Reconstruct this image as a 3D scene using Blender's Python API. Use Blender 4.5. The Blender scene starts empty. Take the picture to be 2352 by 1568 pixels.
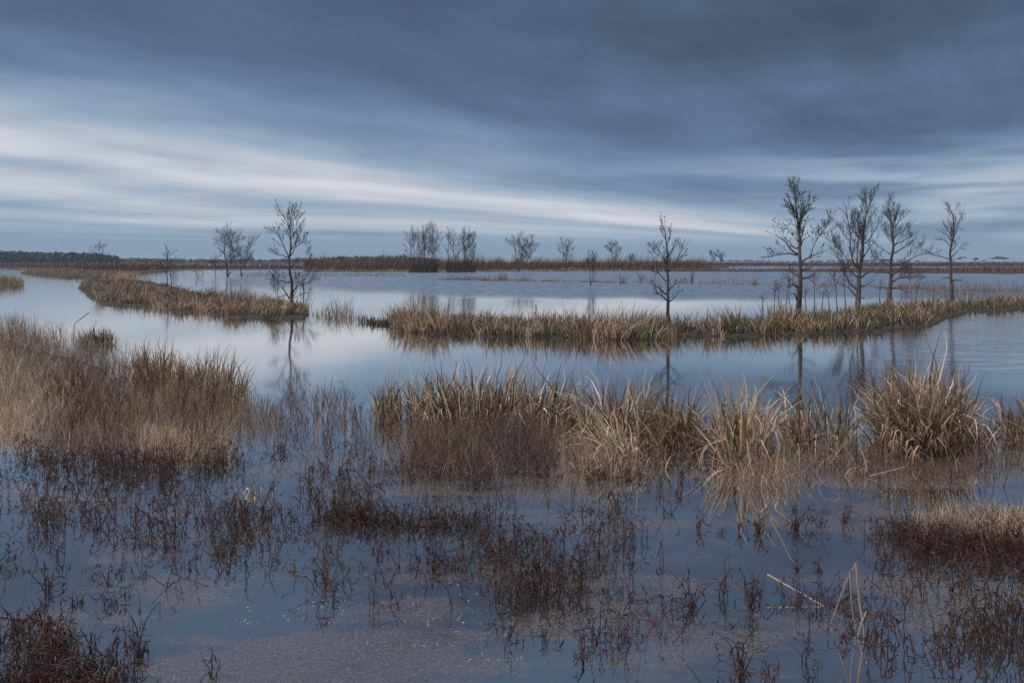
import bpy, math
import numpy as np
from mathutils import noise as mnoise, Vector

R = np.random.default_rng(7)
sc = bpy.context.scene
COL = sc.collection

# ------------------------------------------------------------------ camera geometry
F = 1829.3            # focal length in units of the 2352-wide survey grid
CX, HY = 1176.0, 602.0
H = 2.5               # eye height above the water


def gx(px, py):
    """a survey-grid position -> point on the water plane (X, Y)"""
    px = np.asarray(px, float); py = np.asarray(py, float)
    Y = H * F / (py - HY)
    return (px - CX) * Y / F, Y


def crop(x0, y0, s):
    return lambda pts: [((x0 + x / s) * 0.765625, (y0 + y / s) * 0.765625) for x, y in pts]


# ------------------------------------------------------------------ materials
def newmat(name):
    m = bpy.data.materials.new(name); m.use_nodes = True
    nt = m.node_tree; nt.nodes.clear()
    return m, nt, nt.nodes.new('ShaderNodeOutputMaterial')


def blade_material(name, trans=0.15, rough=0.7):
    m, nt, out = newmat(name)
    N = nt.nodes.new; L = nt.links.new
    at = N('ShaderNodeAttribute'); at.attribute_name = 'tint'
    geo = N('ShaderNodeNewGeometry')
    nz = N('ShaderNodeTexNoise'); nz.inputs['Scale'].default_value = 14; nz.inputs['Detail'].default_value = 3
    L(geo.outputs['Position'], nz.inputs['Vector'])
    mr = N('ShaderNodeMapRange'); mr.inputs['To Min'].default_value = 0.72; mr.inputs['To Max'].default_value = 1.28
    L(nz.outputs['Fac'], mr.inputs['Value'])
    mul = N('ShaderNodeVectorMath'); mul.operation = 'SCALE'
    L(at.outputs['Color'], mul.inputs[0]); L(mr.outputs['Result'], mul.inputs['Scale'])
    b = N('ShaderNodeBsdfPrincipled'); b.inputs['Roughness'].default_value = rough
    b.inputs['Specular IOR Level'].default_value = 0.25
    L(mul.outputs[0], b.inputs['Base Color'])
    t = N('ShaderNodeBsdfTranslucent'); L(mul.outputs[0], t.inputs['Color'])
    mx = N('ShaderNodeMixShader'); mx.inputs['Fac'].default_value = trans
    L(b.outputs[0], mx.inputs[1]); L(t.outputs[0], mx.inputs[2])
    L(mx.outputs[0], out.inputs['Surface'])
    return m


M_BLADE = blade_material('dry_reed')
M_STEM = blade_material('dead_stem', 0.0, 0.6)
M_FLOAT = blade_material('floating_bits', 0.0, 0.85)


def bark_material():
    m, nt, out = newmat('bark')
    N = nt.nodes.new; L = nt.links.new
    tc = N('ShaderNodeTexCoord'); mp = N('ShaderNodeMapping'); mp.inputs['Scale'].default_value = (9, 9, 2.2)
    L(tc.outputs['Object'], mp.inputs['Vector'])
    nz = N('ShaderNodeTexNoise'); nz.inputs['Scale'].default_value = 2.5; nz.inputs['Detail'].default_value = 6
    L(mp.outputs[0], nz.inputs['Vector'])
    cr = N('ShaderNodeValToRGB')
    cr.color_ramp.elements[0].position = 0.3; cr.color_ramp.elements[0].color = (0.028, 0.022, 0.019, 1)
    cr.color_ramp.elements[1].position = 0.75; cr.color_ramp.elements[1].color = (0.125, 0.10, 0.088, 1)
    L(nz.outputs['Fac'], cr.inputs['Fac'])
    b = N('ShaderNodeBsdfPrincipled'); b.inputs['Roughness'].default_value = 0.85
    L(cr.outputs[0], b.inputs['Base Color'])
    bp = N('ShaderNodeBump'); bp.inputs['Strength'].default_value = 0.5; bp.inputs['Distance'].default_value = 0.03
    L(nz.outputs['Fac'], bp.inputs['Height']); L(bp.outputs[0], b.inputs['Normal'])
    L(b.outputs[0], out.inputs['Surface'])
    return m


M_BARK = bark_material()


def simple_noise_material(name, c0, c1, scale, rough=0.9, bump=0.4):
    m, nt, out = newmat(name)
    N = nt.nodes.new; L = nt.links.new
    geo = N('ShaderNodeNewGeometry')
    nz = N('ShaderNodeTexNoise'); nz.inputs['Scale'].default_value = scale; nz.inputs['Detail'].default_value = 7
    L(geo.outputs['Position'], nz.inputs['Vector'])
    cr = N('ShaderNodeValToRGB')
    cr.color_ramp.elements[0].position = 0.33; cr.color_ramp.elements[0].color = (*c0, 1)
    cr.color_ramp.elements[1].position = 0.7; cr.color_ramp.elements[1].color = (*c1, 1)
    L(nz.outputs['Fac'], cr.inputs['Fac'])
    b = N('ShaderNodeBsdfPrincipled'); b.inputs['Roughness'].default_value = rough
    L(cr.outputs[0], b.inputs['Base Color'])
    bp = N('ShaderNodeBump'); bp.inputs['Strength'].default_value = bump; bp.inputs['Distance'].default_value = 0.04
    L(nz.outputs['Fac'], bp.inputs['Height']); L(bp.outputs[0], b.inputs['Normal'])
    L(b.outputs[0], out.inputs['Surface'])
    return m


M_MUD = simple_noise_material('mud_and_litter', (0.010, 0.008, 0.006), (0.034, 0.024, 0.018), 3.0)
M_FOREST = simple_noise_material('far_evergreen', (0.018, 0.030, 0.022), (0.045, 0.065, 0.042), 0.15)
M_MAST = simple_noise_material('galvanised_steel', (0.16, 0.17, 0.18), (0.24, 0.25, 0.26), 2.0, 0.6)


def water_material():
    m, nt, out = newmat('marsh_water')
    N = nt.nodes.new; L = nt.links.new

    def math_(op, a, b=None, clamp=False):
        n = N('ShaderNodeMath'); n.operation = op; n.use_clamp = clamp
        for k, v in enumerate((a, b)):
            if v is None: continue
            if isinstance(v, (int, float)): n.inputs[k].default_value = v
            else: L(v, n.inputs[k])
        return n.outputs[0]
    geo = N('ShaderNodeNewGeometry')
    ruf = N('ShaderNodeAttribute'); ruf.attribute_name = 'ruffle'
    film = N('ShaderNodeAttribute'); film.attribute_name = 'film'
    calm = N('ShaderNodeAttribute'); calm.attribute_name = 'smear'
    # ripples: short crests running across the wind
    mp = N('ShaderNodeMapping'); mp.inputs['Scale'].default_value = (0.35, 1.0, 1.0)
    L(geo.outputs['Position'], mp.inputs['Vector'])
    n1 = N('ShaderNodeTexNoise'); n1.inputs['Scale'].default_value = 1.1; n1.inputs['Detail'].default_value = 4
    n1.inputs['Roughness'].default_value = 0.6
    L(mp.outputs[0], n1.inputs['Vector'])
    n2 = N('ShaderNodeTexNoise'); n2.inputs['Scale'].default_value = 5.0; n2.inputs['Detail'].default_value = 2
    L(mp.outputs[0], n2.inputs['Vector'])
    hgt = math_('ADD', math_('MULTIPLY', n1.outputs['Fac'], math_('MULTIPLY', ruf.outputs['Fac'], 1.0)),
                math_('MULTIPLY', n2.outputs['Fac'], math_('ADD', math_('MULTIPLY', calm.outputs['Fac'], 0.004), math_('MULTIPLY', ruf.outputs['Fac'], 0.12))))
    mpr = N('ShaderNodeMapping'); mpr.inputs['Scale'].default_value = (0.55, 0.28, 1.0)
    L(geo.outputs['Position'], mpr.inputs['Vector'])
    n3 = N('ShaderNodeTexNoise'); n3.inputs['Scale'].default_value = 1.6; n3.inputs['Detail'].default_value = 3; n3.inputs['Roughness'].default_value = 0.7
    L(mpr.outputs[0], n3.inputs['Vector']); nr_ = n3.outputs['Fac']
    bp = N('ShaderNodeBump'); bp.inputs['Strength'].default_value = 1.0; bp.inputs['Distance'].default_value = 0.12
    L(hgt, bp.inputs['Height'])
    fr = N('ShaderNodeFresnel'); fr.inputs['IOR'].default_value = 1.33
    refl = math_('MULTIPLY', math_('POWER', fr.outputs[0], 0.13, True), math_('SUBTRACT', 1.0, math_('MULTIPLY', ruf.outputs['Fac'], math_('ADD', 0.58, math_('MULTIPLY', math_('SUBTRACT', nr_, 0.5), 1.5)))))
    gl = N('ShaderNodeBsdfGlossy')
    gl.inputs['Color'].default_value = (1.0, 0.985, 0.96, 1)
    rough = math_('ADD', math_('ADD', math_('MULTIPLY', calm.outputs['Fac'], 0.055), 0.006), math_('MULTIPLY', ruf.outputs['Fac'], 0.22))
    L(rough, gl.inputs['Roughness']); L(bp.outputs[0], gl.inputs['Normal'])
    dcm = N('ShaderNodeMix'); dcm.data_type = 'RGBA'; L(ruf.outputs['Fac'], dcm.inputs[0]); dcm.inputs[6].default_value = (0.022, 0.028, 0.036, 1); dcm.inputs[7].default_value = (0.045, 0.090, 0.165, 1)  # ruffled water: blue put in the diffuse stands in for reflected higher sky
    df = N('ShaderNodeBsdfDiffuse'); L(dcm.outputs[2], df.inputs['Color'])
    mx = N('ShaderNodeMixShader'); L(refl, mx.inputs['Fac']); L(df.outputs[0], mx.inputs[1]); L(gl.outputs[0], mx.inputs[2])
    # floating film of rotted plant matter
    nf = N('ShaderNodeTexNoise'); nf.inputs['Scale'].default_value = 9; nf.inputs['Detail'].default_value = 8; nf.inputs['Roughness'].default_value = 0.72
    L(geo.outputs['Position'], nf.inputs['Vector'])
    nff = N('ShaderNodeTexNoise'); nff.inputs['Scale'].default_value = 38; nff.inputs['Detail'].default_value = 8; nff.inputs['Roughness'].default_value = 0.7
    L(geo.outputs['Position'], nff.inputs['Vector'])
    msk = math_('ADD', math_('MULTIPLY', math_('SUBTRACT', nf.outputs['Fac'], 0.5), 1.6), film.outputs['Fac'])
    mr = N('ShaderNodeMapRange'); mr.inputs['From Min'].default_value = 0.35; mr.inputs['From Max'].default_value = 0.75
    mr.inputs['To Max'].default_value = 0.55
    L(msk, mr.inputs['Value'])
    mr2 = N('ShaderNodeMapRange'); mr2.inputs['From Min'].default_value = 0.4; mr2.inputs['From Max'].default_value = 0.62
    mr2.inputs['To Min'].default_value = 0.12
    L(nff.outputs['Fac'], mr2.inputs['Value'])
    fcr = N('ShaderNodeValToRGB')
    fcr.color_ramp.elements[0].position = 0.3; fcr.color_ramp.elements[0].color = (0.060, 0.046, 0.043, 1)
    fcr.color_ramp.elements[1].position = 0.7; fcr.color_ramp.elements[1].color = (0.165, 0.126, 0.114, 1)
    L(nff.outputs['Fac'], fcr.inputs['Fac'])
    fd = N('ShaderNodeBsdfPrincipled'); fd.inputs['Roughness'].default_value = 0.6
    L(fcr.outputs[0], fd.inputs['Base Color'])
    mx2 = N('ShaderNodeMixShader'); L(math_('MULTIPLY', mr.outputs[0], mr2.outputs[0], True), mx2.inputs['Fac'])
    L(mx.outputs[0], mx2.inputs[1]); L(fd.outputs[0], mx2.inputs[2])
    L(mx2.outputs[0], out.inputs['Surface'])
    return m


M_WATER = water_material()


# ------------------------------------------------------------------ object helpers
def tag(o, label=None, cat=None, group=None, kind=None):
    for k, v in (('label', label), ('category', cat), ('group', group), ('kind', kind)):
        if v: o[k] = v
    return o


def empty(name, loc):
    o = bpy.data.objects.new(name, None); COL.objects.link(o); o.location = loc
    o.empty_display_size = 0.3
    return o


class MB:
    """collects quads with a per-vertex tint and links them as one mesh object"""
    def __init__(self): self.v, self.f, self.c, self.n = [], [], [], 0

    def add(self, verts, quads, tint):
        verts = np.asarray(verts, np.float32).reshape(-1, 3)
        self.v.append(verts); self.f.append(np.asarray(quads, np.int64).reshape(-1, 4) + self.n)
        t = np.asarray(tint, np.float32)
        if t.ndim == 1: t = np.repeat(t[None], len(verts), 0)
        self.c.append(t); self.n += len(verts)

    def build(self, name, mat, parent=None, smooth=True):
        v = np.concatenate(self.v); f = np.concatenate(self.f); c = np.concatenate(self.c)
        if parent is not None:
            v = v - np.asarray(parent.location, np.float32)
        me = bpy.data.meshes.new(name)
        me.vertices.add(len(v)); me.vertices.foreach_set('co', v.ravel())
        me.loops.add(f.size); me.loops.foreach_set('vertex_index', f.ravel().astype(np.int32))
        me.polygons.add(len(f))
        me.polygons.foreach_set('loop_start', np.arange(0, f.size, 4, dtype=np.int32))
        if smooth:
            me.polygons.foreach_set('use_smooth', np.ones(len(f), bool))
        me.update(calc_edges=True)
        a = me.attributes.new('tint', 'FLOAT_COLOR', 'POINT')
        a.data.foreach_set('color', np.concatenate([c, np.ones((len(c), 1), np.float32)], 1).ravel().astype(np.float32))
        me.materials.append(mat)
        o = bpy.data.objects.new(name, me); COL.objects.link(o)
        if parent is not None: o.parent = parent
        return o


def inside(px, py, poly):
    poly = np.asarray(poly, float); r = np.zeros(px.shape, bool)
    x1, y1 = poly[-1]
    for x2, y2 in poly:
        if y1 != y2:
            c = ((y2 > py) != (y1 > py)) & (px < (x1 - x2) * (py - y2) / (y1 - y2) + x2)
            r ^= c
        x1, y1 = x2, y2
    return r


def scatter(poly, n):
    poly = np.asarray(poly, float); lo, hi = poly.min(0), poly.max(0)
    ox, oy = [], []; k = 0
    while k < n:
        x = R.uniform(lo[0], hi[0], n * 2); y = R.uniform(lo[1], hi[1], n * 2)
        m = inside(x, y, poly); ox.append(x[m]); oy.append(y[m]); k += m.sum()
    return np.concatenate(ox)[:n], np.concatenate(oy)[:n]


PAL = {
    'pale': (0.56, 0.46, 0.36), 'straw': (0.43, 0.325, 0.235), 'tan': (0.30, 0.205, 0.14), 'rust': (0.22, 0.125, 0.078),
    'brown': (0.13, 0.082, 0.052), 'dark': (0.032, 0.023, 0.018), 'green': (0.065, 0.098, 0.036), 'olive': (0.12, 0.118, 0.05),
    'mauve': (0.235, 0.172, 0.148), 'umber': (0.115, 0.078, 0.065), 'weed': (0.027, 0.0125, 0.0105), 'wine': (0.088, 0.030, 0.025),
    'gold': (0.47, 0.35, 0.22), 'willow': (0.14, 0.068, 0.052), 'willow2': (0.20, 0.105, 0.075), 'white': (0.62, 0.58, 0.54),
}


def tints(n, mix, var=0.3):
    names = list(mix); p = np.array([mix[k] for k in names], float); p /= p.sum()
    idx = R.choice(len(names), n, p=p)
    c = np.array([PAL[k] for k in names])[idx]
    return c * R.uniform(1 - var, 1 + var, (n, 1)) * R.uniform(0.94, 1.06, (n, 3))


def blades(mb, root, h, w, mix, lean=(0, 0), th0=0.22, th1=0.6, kink=0.08, segs=5, powr=1.6, az=None, base_dark=None):
    """root (n,3); h, w arrays or scalars. Each blade is a tapering ribbon that arches over."""
    n = len(root)
    if n == 0: return
    h = np.broadcast_to(np.asarray(h, float), (n,)); w = np.broadcast_to(np.asarray(w, float), (n,))
    if az is None: az = R.uniform(0, 2 * np.pi, n)
    a0 = np.abs(R.normal(0, th0, n)); a1 = np.abs(R.normal(0, th1, n))
    t = np.linspace(0, 1, segs + 1)
    th = a0[:, None] + a1[:, None] * t[None, :] ** powr
    k = R.random(n) < kink
    tk = R.uniform(0.4, 0.85, n)
    th = th + (k[:, None] & (t[None] > tk[:, None])) * R.uniform(0.9, 2.2, n)[:, None]
    ds = h[:, None] / segs
    mid = 0.5 * (th[:, 1:] + th[:, :-1])
    r = np.concatenate([np.zeros((n, 1)), np.cumsum(np.sin(mid) * ds, 1)], 1)
    z = np.concatenate([np.zeros((n, 1)), np.cumsum(np.cos(mid) * ds, 1)], 1)
    wob = R.normal(0, 0.025, (n, segs + 1)) * h[:, None] * t[None]
    P = np.empty((n, segs + 1, 3))
    P[..., 0] = root[:, 0:1] + r * np.cos(az)[:, None] + lean[0] * t ** 1.5 * h[:, None] + wob
    P[..., 1] = root[:, 1:2] + r * np.sin(az)[:, None] + lean[1] * t ** 1.5 * h[:, None]
    P[..., 2] = root[:, 2:3] + z
    P[..., 2] = np.maximum(P[..., 2], 0.004 + 0 * t)
    P[:, 0, 2] = root[:, 2]
    ph = R.uniform(-0.9, 0.9, n)              # blades mostly show their flat to the bank
    tw = R.uniform(-0.5, 0.5, n)
    ang = ph[:, None] + tw[:, None] * t[None]
    prof = np.minimum(1.0, (1 - t) * 1.7 + 0.12) * np.minimum(1, 0.65 + t * 1.5)
    hw = 0.5 * w[:, None] * prof[None]
    S = np.stack([np.cos(ang) * hw, np.sin(ang) * hw, np.zeros_like(hw)], -1)
    V = np.stack([P - S, P + S], 2)           # n, segs+1, 2, 3
    c = tints(n, mix)
    tc = np.repeat(np.repeat(c[:, None, None, :], segs + 1, 1), 2, 2)
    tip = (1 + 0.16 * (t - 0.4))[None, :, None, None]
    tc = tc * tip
    b = np.arange(n)[:, None] * (segs + 1) * 2 + np.arange(segs)[None] * 2
    q = np.stack([b, b + 1, b + 3, b + 2], -1)
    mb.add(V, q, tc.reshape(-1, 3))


def tubes(mb, P, rad, tint, m=3):
    """P (n,k,3), rad (n,k)"""
    n, k, _ = P.shape
    if n == 0: return
    T = np.empty_like(P)
    T[:, 1:-1] = P[:, 2:] - P[:, :-2]; T[:, 0] = P[:, 1] - P[:, 0]; T[:, -1] = P[:, -1] - P[:, -2]
    T /= np.linalg.norm(T, axis=-1, keepdims=True) + 1e-9
    ref = np.cross(P[:, -1:] - P[:, :1], R.normal(size=(n, 1, 3)))
    U = np.cross(T, np.broadcast_to(ref, T.shape)); U /= np.linalg.norm(U, axis=-1, keepdims=True) + 1e-9
    W = np.cross(T, U)
    a = np.arange(m) * 2 * np.pi / m
    V = P[:, :, None] + rad[:, :, None, None] * (np.cos(a)[None, None, :, None] * U[:, :, None] + np.sin(a)[None, None, :, None] * W[:, :, None])
    b = (np.arange(n)[:, None, None] * k + np.arange(k - 1)[None, :, None]) * m
    i = np.arange(m)[None, None]; j = (np.arange(m) + 1)[None, None] % m
    q = np.stack([b + i, b + j, b + m + j, b + m + i], -1)
    tint = np.asarray(tint, float)
    if tint.ndim == 2: tint = np.repeat(tint, k * m, 0)
    mb.add(V, q, tint)


def resample(pts, k):
    pts = np.asarray(pts, float)
    d = np.concatenate([[0], np.cumsum(np.linalg.norm(np.diff(pts, axis=0), axis=1))])
    # smooth the corners a little
    s = np.linspace(0, d[-1], k)
    return np.stack([np.interp(s, d, pts[:, j]) for j in range(pts.shape[1])], -1)


# ------------------------------------------------------------------ trees
def offshoots(P, rad, spacing, lenfac, ang=(0.5, 1.05), tmin=0.2, rmin=0.006, up=0.18, k=5, jit=0.13, rfac=0.40, cap=100000, maxlen=9.0):
    """children of every branch in P (n,k0,3)"""
    n, k0, _ = P.shape
    seg = np.linalg.norm(np.diff(P, axis=1), axis=-1); L = seg.sum(1)
    cnt = np.maximum(1, R.poisson(L * (1 - tmin) / spacing))
    idx = np.repeat(np.arange(n), cnt)
    if len(idx) > cap: idx = R.choice(idx, cap, replace=False)
    t = tmin + (1 - tmin) * R.random(len(idx)) ** 0.85
    f = t * (k0 - 1); i0 = np.minimum(f.astype(int), k0 - 2); fr = (f - i0)[:, None]
    start = P[idx, i0] * (1 - fr) + P[idx, i0 + 1] * fr
    r = (rad[idx, i0] * (1 - fr[:, 0]) + rad[idx, i0 + 1] * fr[:, 0])
    T = P[idx, i0 + 1] - P[idx, i0]; T /= np.linalg.norm(T, axis=1, keepdims=True) + 1e-9
    q = np.cross(T, R.normal(size=T.shape)); q /= np.linalg.norm(q, axis=1, keepdims=True) + 1e-9
    a = R.uniform(*ang, len(idx))[:, None]
    d = T * np.cos(a) + q * np.sin(a); d[:, 2] += up
    d /= np.linalg.norm(d, axis=1, keepdims=True)
    ln = L[idx] * lenfac * (1.15 - 0.85 * t) * R.uniform(0.5, 1.25, len(idx))
    ln = np.minimum(ln, maxlen * R.uniform(0.6, 1.0, len(idx)))
    pts = [start]
    for s in range(k - 1):
        d = d + R.normal(0, jit, d.shape); d[:, 2] += up * 0.4
        d /= np.linalg.norm(d, axis=1, keepdims=True)
        pts.append(pts[-1] + d * (ln / (k - 1))[:, None])
    C = np.stack(pts, 1)
    r0 = np.maximum(rmin, r * rfac)
    rr = np.maximum(rmin * 0.7, r0[:, None] * np.linspace(1, 0.35, k)[None])
    return C, rr


def add_tree(name, label, base, limbs, r_base, group=None, levels=((0.14, 0.40), (0.10, 0.42), (0.09, 0.5)), rmin=0.0065,
             catkins=0, cat='tree', up=0.26, depth=0.7, tmin=0.22, ang=(0.32, 0.8)):
    """base (px,py): where the trunk meets the ground. limbs[0] is the trunk, all in survey-grid positions"""
    X0, Y0 = gx(*base); sc_ = Y0 / F
    root = empty(name, (float(X0), float(Y0), 0.0))
    tag(root, label, cat, group)
    done = []
    tr = MB(); cr = MB()
    allP, allR = [], []
    for li, l in enumerate(limbs):
        pts = resample(l, 9)
        x = X0 + (pts[:, 0] - base[0]) * sc_; z = (base[1] - pts[:, 1]) * sc_
        d = np.concatenate([[0], np.cumsum(np.hypot(np.diff(x), np.diff(z)))])
        if li == 0:
            y = np.full(9, Y0) + np.sin(d * 1.1 + R.uniform(0, 6)) * 0.06 * d[-1] * d / d[-1]
            r0 = r_base; r1 = rmin * 1.3
            if done: pass
        else:
            s0 = np.array([x[0], z[0]])
            best = None
            for (Pq, Rq) in done:
                dd = np.hypot(Pq[:, 0] - s0[0], Pq[:, 2] - s0[1]); i = dd.argmin()
                if best is None or dd[i] < best[0]: best = (dd[i], Pq[i], Rq[i])
            kd = R.uniform(-depth, depth)
            y = best[1][1] + kd * d
            x[0], z[0] = best[1][0], best[1][2]
            r0 = max(rmin * 1.6, min(best[2] * R.uniform(0.5, 0.62), r_base * 0.5)); r1 = rmin * 0.9
        P = np.stack([x, y, z], -1)
        # finer, slightly crooked path
        P2 = resample(P, 17); j = R.normal(0, 0.007 * d[-1], (17, 3)); j[0] = 0; j = (j + np.roll(j, 1, 0)) / 2; j[0] = 0
        if li == 0: j[:3] *= 0.2
        P2 = P2 + j * 0.7
        tt = np.linspace(0, 1, 17)
        rr = r0 * (1 - tt) ** (0.9 if li == 0 else 1.15) + r1
        if li == 0:
            rr = rr * (1 + 0.55 * np.exp(-tt * 17 / 1.2)); P2[0, 2] = -0.15
        done.append((P2, rr))
        tubes(tr if li == 0 else cr, P2[None], rr[None], np.array((0.07, 0.055, 0.048)), 7 if li == 0 else 5)
        allP.append(P2); allR.append(rr)
    htot = max(float(p[:, 2].max()) for p in allP)
    # limbs carry the spray; a trunk only its leading third
    allP[0] = resample(allP[0][6:], 17); allR[0] = np.interp(np.linspace(6, 16, 17), np.arange(17), allR[0])
    P = np.stack(allP); Rr = np.stack(allR)
    first = True; lmax = htot * 0.24
    for sp, lf in levels:
        P, Rr = offshoots(P, Rr, sp, lf, rmin=rmin, up=up, tmin=tmin if first else 0.12, ang=ang, k=5, maxlen=lmax, rfac=0.36)
        lmax *= 0.55
        first = False
        tubes(cr, P, Rr, np.array((0.07, 0.055, 0.048)), 3)
    if catkins:
        tip = P[R.integers(0, len(P), catkins), -1]
        k = np.stack([tip, tip + np.array([0, 0, -0.018]), tip + np.array([0, 0, -0.04])], 1)
        k += R.normal(0, 0.006, k.shape)
        tubes(cr, k, np.tile(np.array([[0.006, 0.016, 0.005]]), (len(k), 1)), np.array((0.05, 0.04, 0.03)), 4)
    tr.build('trunk', M_BARK, root)
    cr.build('crown', M_BARK, root)
    return root


def wild_limbs(base, top, width, stems=1, nl=7, lean=0.0, low=0.35):
    """trunk and limbs for a tree known by its base, top and crown width only (survey-grid units)"""
    bx, by = base; hgt = by - top
    out = []
    for s in range(stems):
        off = 0 if stems == 1 else (s - (stems - 1) / 2) * width * 0.55 / stems
        tx = bx + off * R.uniform(1.2, 1.8) + lean * width + R.normal(0, width * 0.04)
        ty = top + (0 if s == 0 else R.uniform(0, 0.22) * hgt)
        b0 = bx + off * (0.35 if stems < 4 else 0.8)
        m = [(b0, by)]
        for q in (0.25, 0.5, 0.75):
            m.append((b0 + (tx - b0) * q + R.normal(0, width * 0.03), by + (ty - by) * q))
        m.append((tx, ty)); out.append(m)
        for i in range(nl):
            q = R.uniform(low, 0.85); side = 1 if (i % 2) else -1
            sx = b0 + (tx - b0) * q; sy = by + (ty - by) * q
            env = math.sin(math.pi * min(1, max(0.12, (q - low * 0.5) / (1.02 - low * 0.5)))) ** 0.7
            reach = width * 0.5 * env * R.uniform(0.6, 1.05) / (1 if stems == 1 else 1.4)
            rise = hgt * R.uniform(0.10, 0.24)
            ey = max(sy - rise, top + 0.02 * hgt)
            out.append([(sx, sy), (sx + side * reach * 0.45, sy + (ey - sy) * 0.4), (sx + side * reach, ey)])
    return out


# ------------------------------------------------------------------ the lie of the land
LAND = {
    'far_right': [(1560, 602.4), (5000, 602.4), (5000, 612.5), (2000, 612.5), (1700, 611.5), (1560, 613)],
    'far_mid': [(690, 602.4), (1600, 602.4), (1680, 614), (1640, 620.5), (1450, 622.5), (1200, 623), (1000, 624.5), (700, 624.5)],
    'far_left': [(-2600, 602.4), (740, 602.4), (740, 607), (340, 607.3), (325, 611), (560, 612.4), (740, 613), (740, 619.5), (420, 620), (230, 640),
                 (150, 640), (45, 629), (70, 622), (0, 618), (-300, 618), (-2600, 618)],
    'right_strip': [(1500, 622.2), (1700, 621), (2000, 619.5), (2080, 617), (2352, 615.5), (3000, 614), (5000, 613), (5000, 640), (2600, 632), (2352, 629.5), (2050, 627), (1850, 624.6), (1500, 623.6)],
    'left_bank': [(185, 646), (205, 640), (300, 641), (390, 655), (430, 668), (520, 683), (640, 694), (705, 706), (712, 720), (700, 730), (640, 735),
                  (560, 731), (480, 723), (400, 716), (365, 706), (330, 704), (235, 701), (205, 686), (178, 664)],
    'left_islet': [(-160, 645), (-20, 641), (40, 645), (58, 656), (45, 662), (-20, 666), (-160, 672)],
    'reed_spit': [(892, 742), (915, 737), (1010, 738), (1120, 744), (1300, 752), (1330, 765), (1325, 776), (1200, 775), (1060, 770), (940, 763), (905, 752)],
    'reed_spit2': [(1342, 760), (1420, 754), (1515, 757), (1525, 770), (1515, 781), (1400, 780), (1345, 776)],
    'right_bank': [(1545, 760), (1650, 750), (1760, 740), (1900, 722), (2050, 708), (2180, 698), (2352, 688), (2800, 668), (2800, 700), (2352, 712), (2225, 718),
                   (2170, 735), (2130, 752), (2060, 760), (1950, 766), (1800, 772), (1650, 774), (1550, 772)],
    'dyke_mid': [(1000, 642), (1120, 642), (1450, 648), (1450, 650.5), (1250, 646.5), (1000, 644)],
    'fore_left': [(-700, 775), (0, 790), (90, 805), (150, 820), (240, 850), (270, 880), (250, 930), (260, 980), (180, 1000), (60, 985), (-100, 975), (-700, 960)],
    'fore_mid': [(960, 1000), (1100, 985), (1260, 1010), (1280, 1070), (1180, 1092), (1000, 1085), (940, 1050)],
    'fore_mid_cattail': [(950, 945), (1100, 935), (1280, 945), (1320, 975), (1200, 985), (980, 980)],
    'fore_big_clump': [(2020, 985), (2120, 965), (2210, 985), (2215, 1030), (2120, 1048), (2030, 1035)],
    'fore_pale_clump': [(1650, 1010), (1740, 1005), (1780, 1050), (1740, 1080), (1660, 1070)],
    'fore_right_mound': [(2130, 1215), (2230, 1195), (2480, 1180), (2560, 1205), (2560, 1262), (2352, 1262), (2190, 1255)],
}


def persp_axes():
    rows = np.concatenate([[602.25, 602.5, 602.8, 603.2, 603.8], np.arange(604.5, 640, 0.8), np.arange(640, 800, 1.6), np.arange(800, 1600, 4),
                           np.arange(1600, 2200, 30), np.arange(2200, 5001, 400)])
    cols = np.concatenate([np.arange(-9000, -600, 600), np.arange(-600, 0, 40), np.arange(0, 2353, 6), np.arange(2360, 3000, 40), np.arange(3000, 11401, 600)])
    return rows, cols


ROWS, COLS = persp_axes()


def sheet(name, zfun, mat, attrs=None):
    PX, PY = np.meshgrid(COLS, ROWS)
    X, Y = gx(PX, PY); Z = zfun(PX, PY, X, Y)
    v = np.stack([X, Y, Z], -1).reshape(-1, 3)
    nr, nc = PX.shape
    i = (np.arange(nr - 1)[:, None] * nc + np.arange(nc - 1)[None])
    q = np.stack([i, i + nc, i + nc + 1, i + 1], -1)
    mb = MB(); mb.add(v, q, np.array((1., 1., 1.)))
    o = mb.build(name, mat)
    for an, arr in (attrs or {}).items():
        a = o.data.attributes.new(an, 'FLOAT', 'POINT'); a.data.foreach_set('value', arr(PX, PY, X, Y).astype(np.float32).ravel())
    o['kind'] = 'structure'
    return o


def fbm(X, Y, s, oct=4, seed=0.0):
    out = np.empty(X.size)
    xf, yf = X.ravel(), Y.ravel()
    for i in range(xf.size):
        out[i] = mnoise.fractal(Vector((xf[i] * s + seed, yf[i] * s, seed * 0.7)), 0.8, 2.1, oct)
    return out.reshape(X.shape)


def ground_z(PX, PY, X, Y):
    z = np.full(PX.shape, -0.45)
    wob = np.sin(PX * 0.11 + 1.3) * 1.2 + np.sin(PX * 0.043) * 1.6 + np.sin(PX * 0.27) * 0.8
    for k, poly in LAND.items():
        sc_ = np.clip((PY - HY) / 120, 0.05, 3)
        m = inside(PX, PY + wob * sc_ * 0.8, np.asarray(poly))
        hgt = 0.03 if k.startswith(('fore', 'dyke')) else (0.05 if k in ('left_bank', 'right_bank', 'reed_spit', 'reed_spit2', 'left_islet') else 0.3)
        z[m] = hgt
    z = z + np.where(z > 0, 0.015 * np.sin(X * 3.1 + Y) * np.cos(Y * 2.3), 0)
    return z


tag(sheet('marsh_ground', ground_z, M_MUD), kind='structure')


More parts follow.
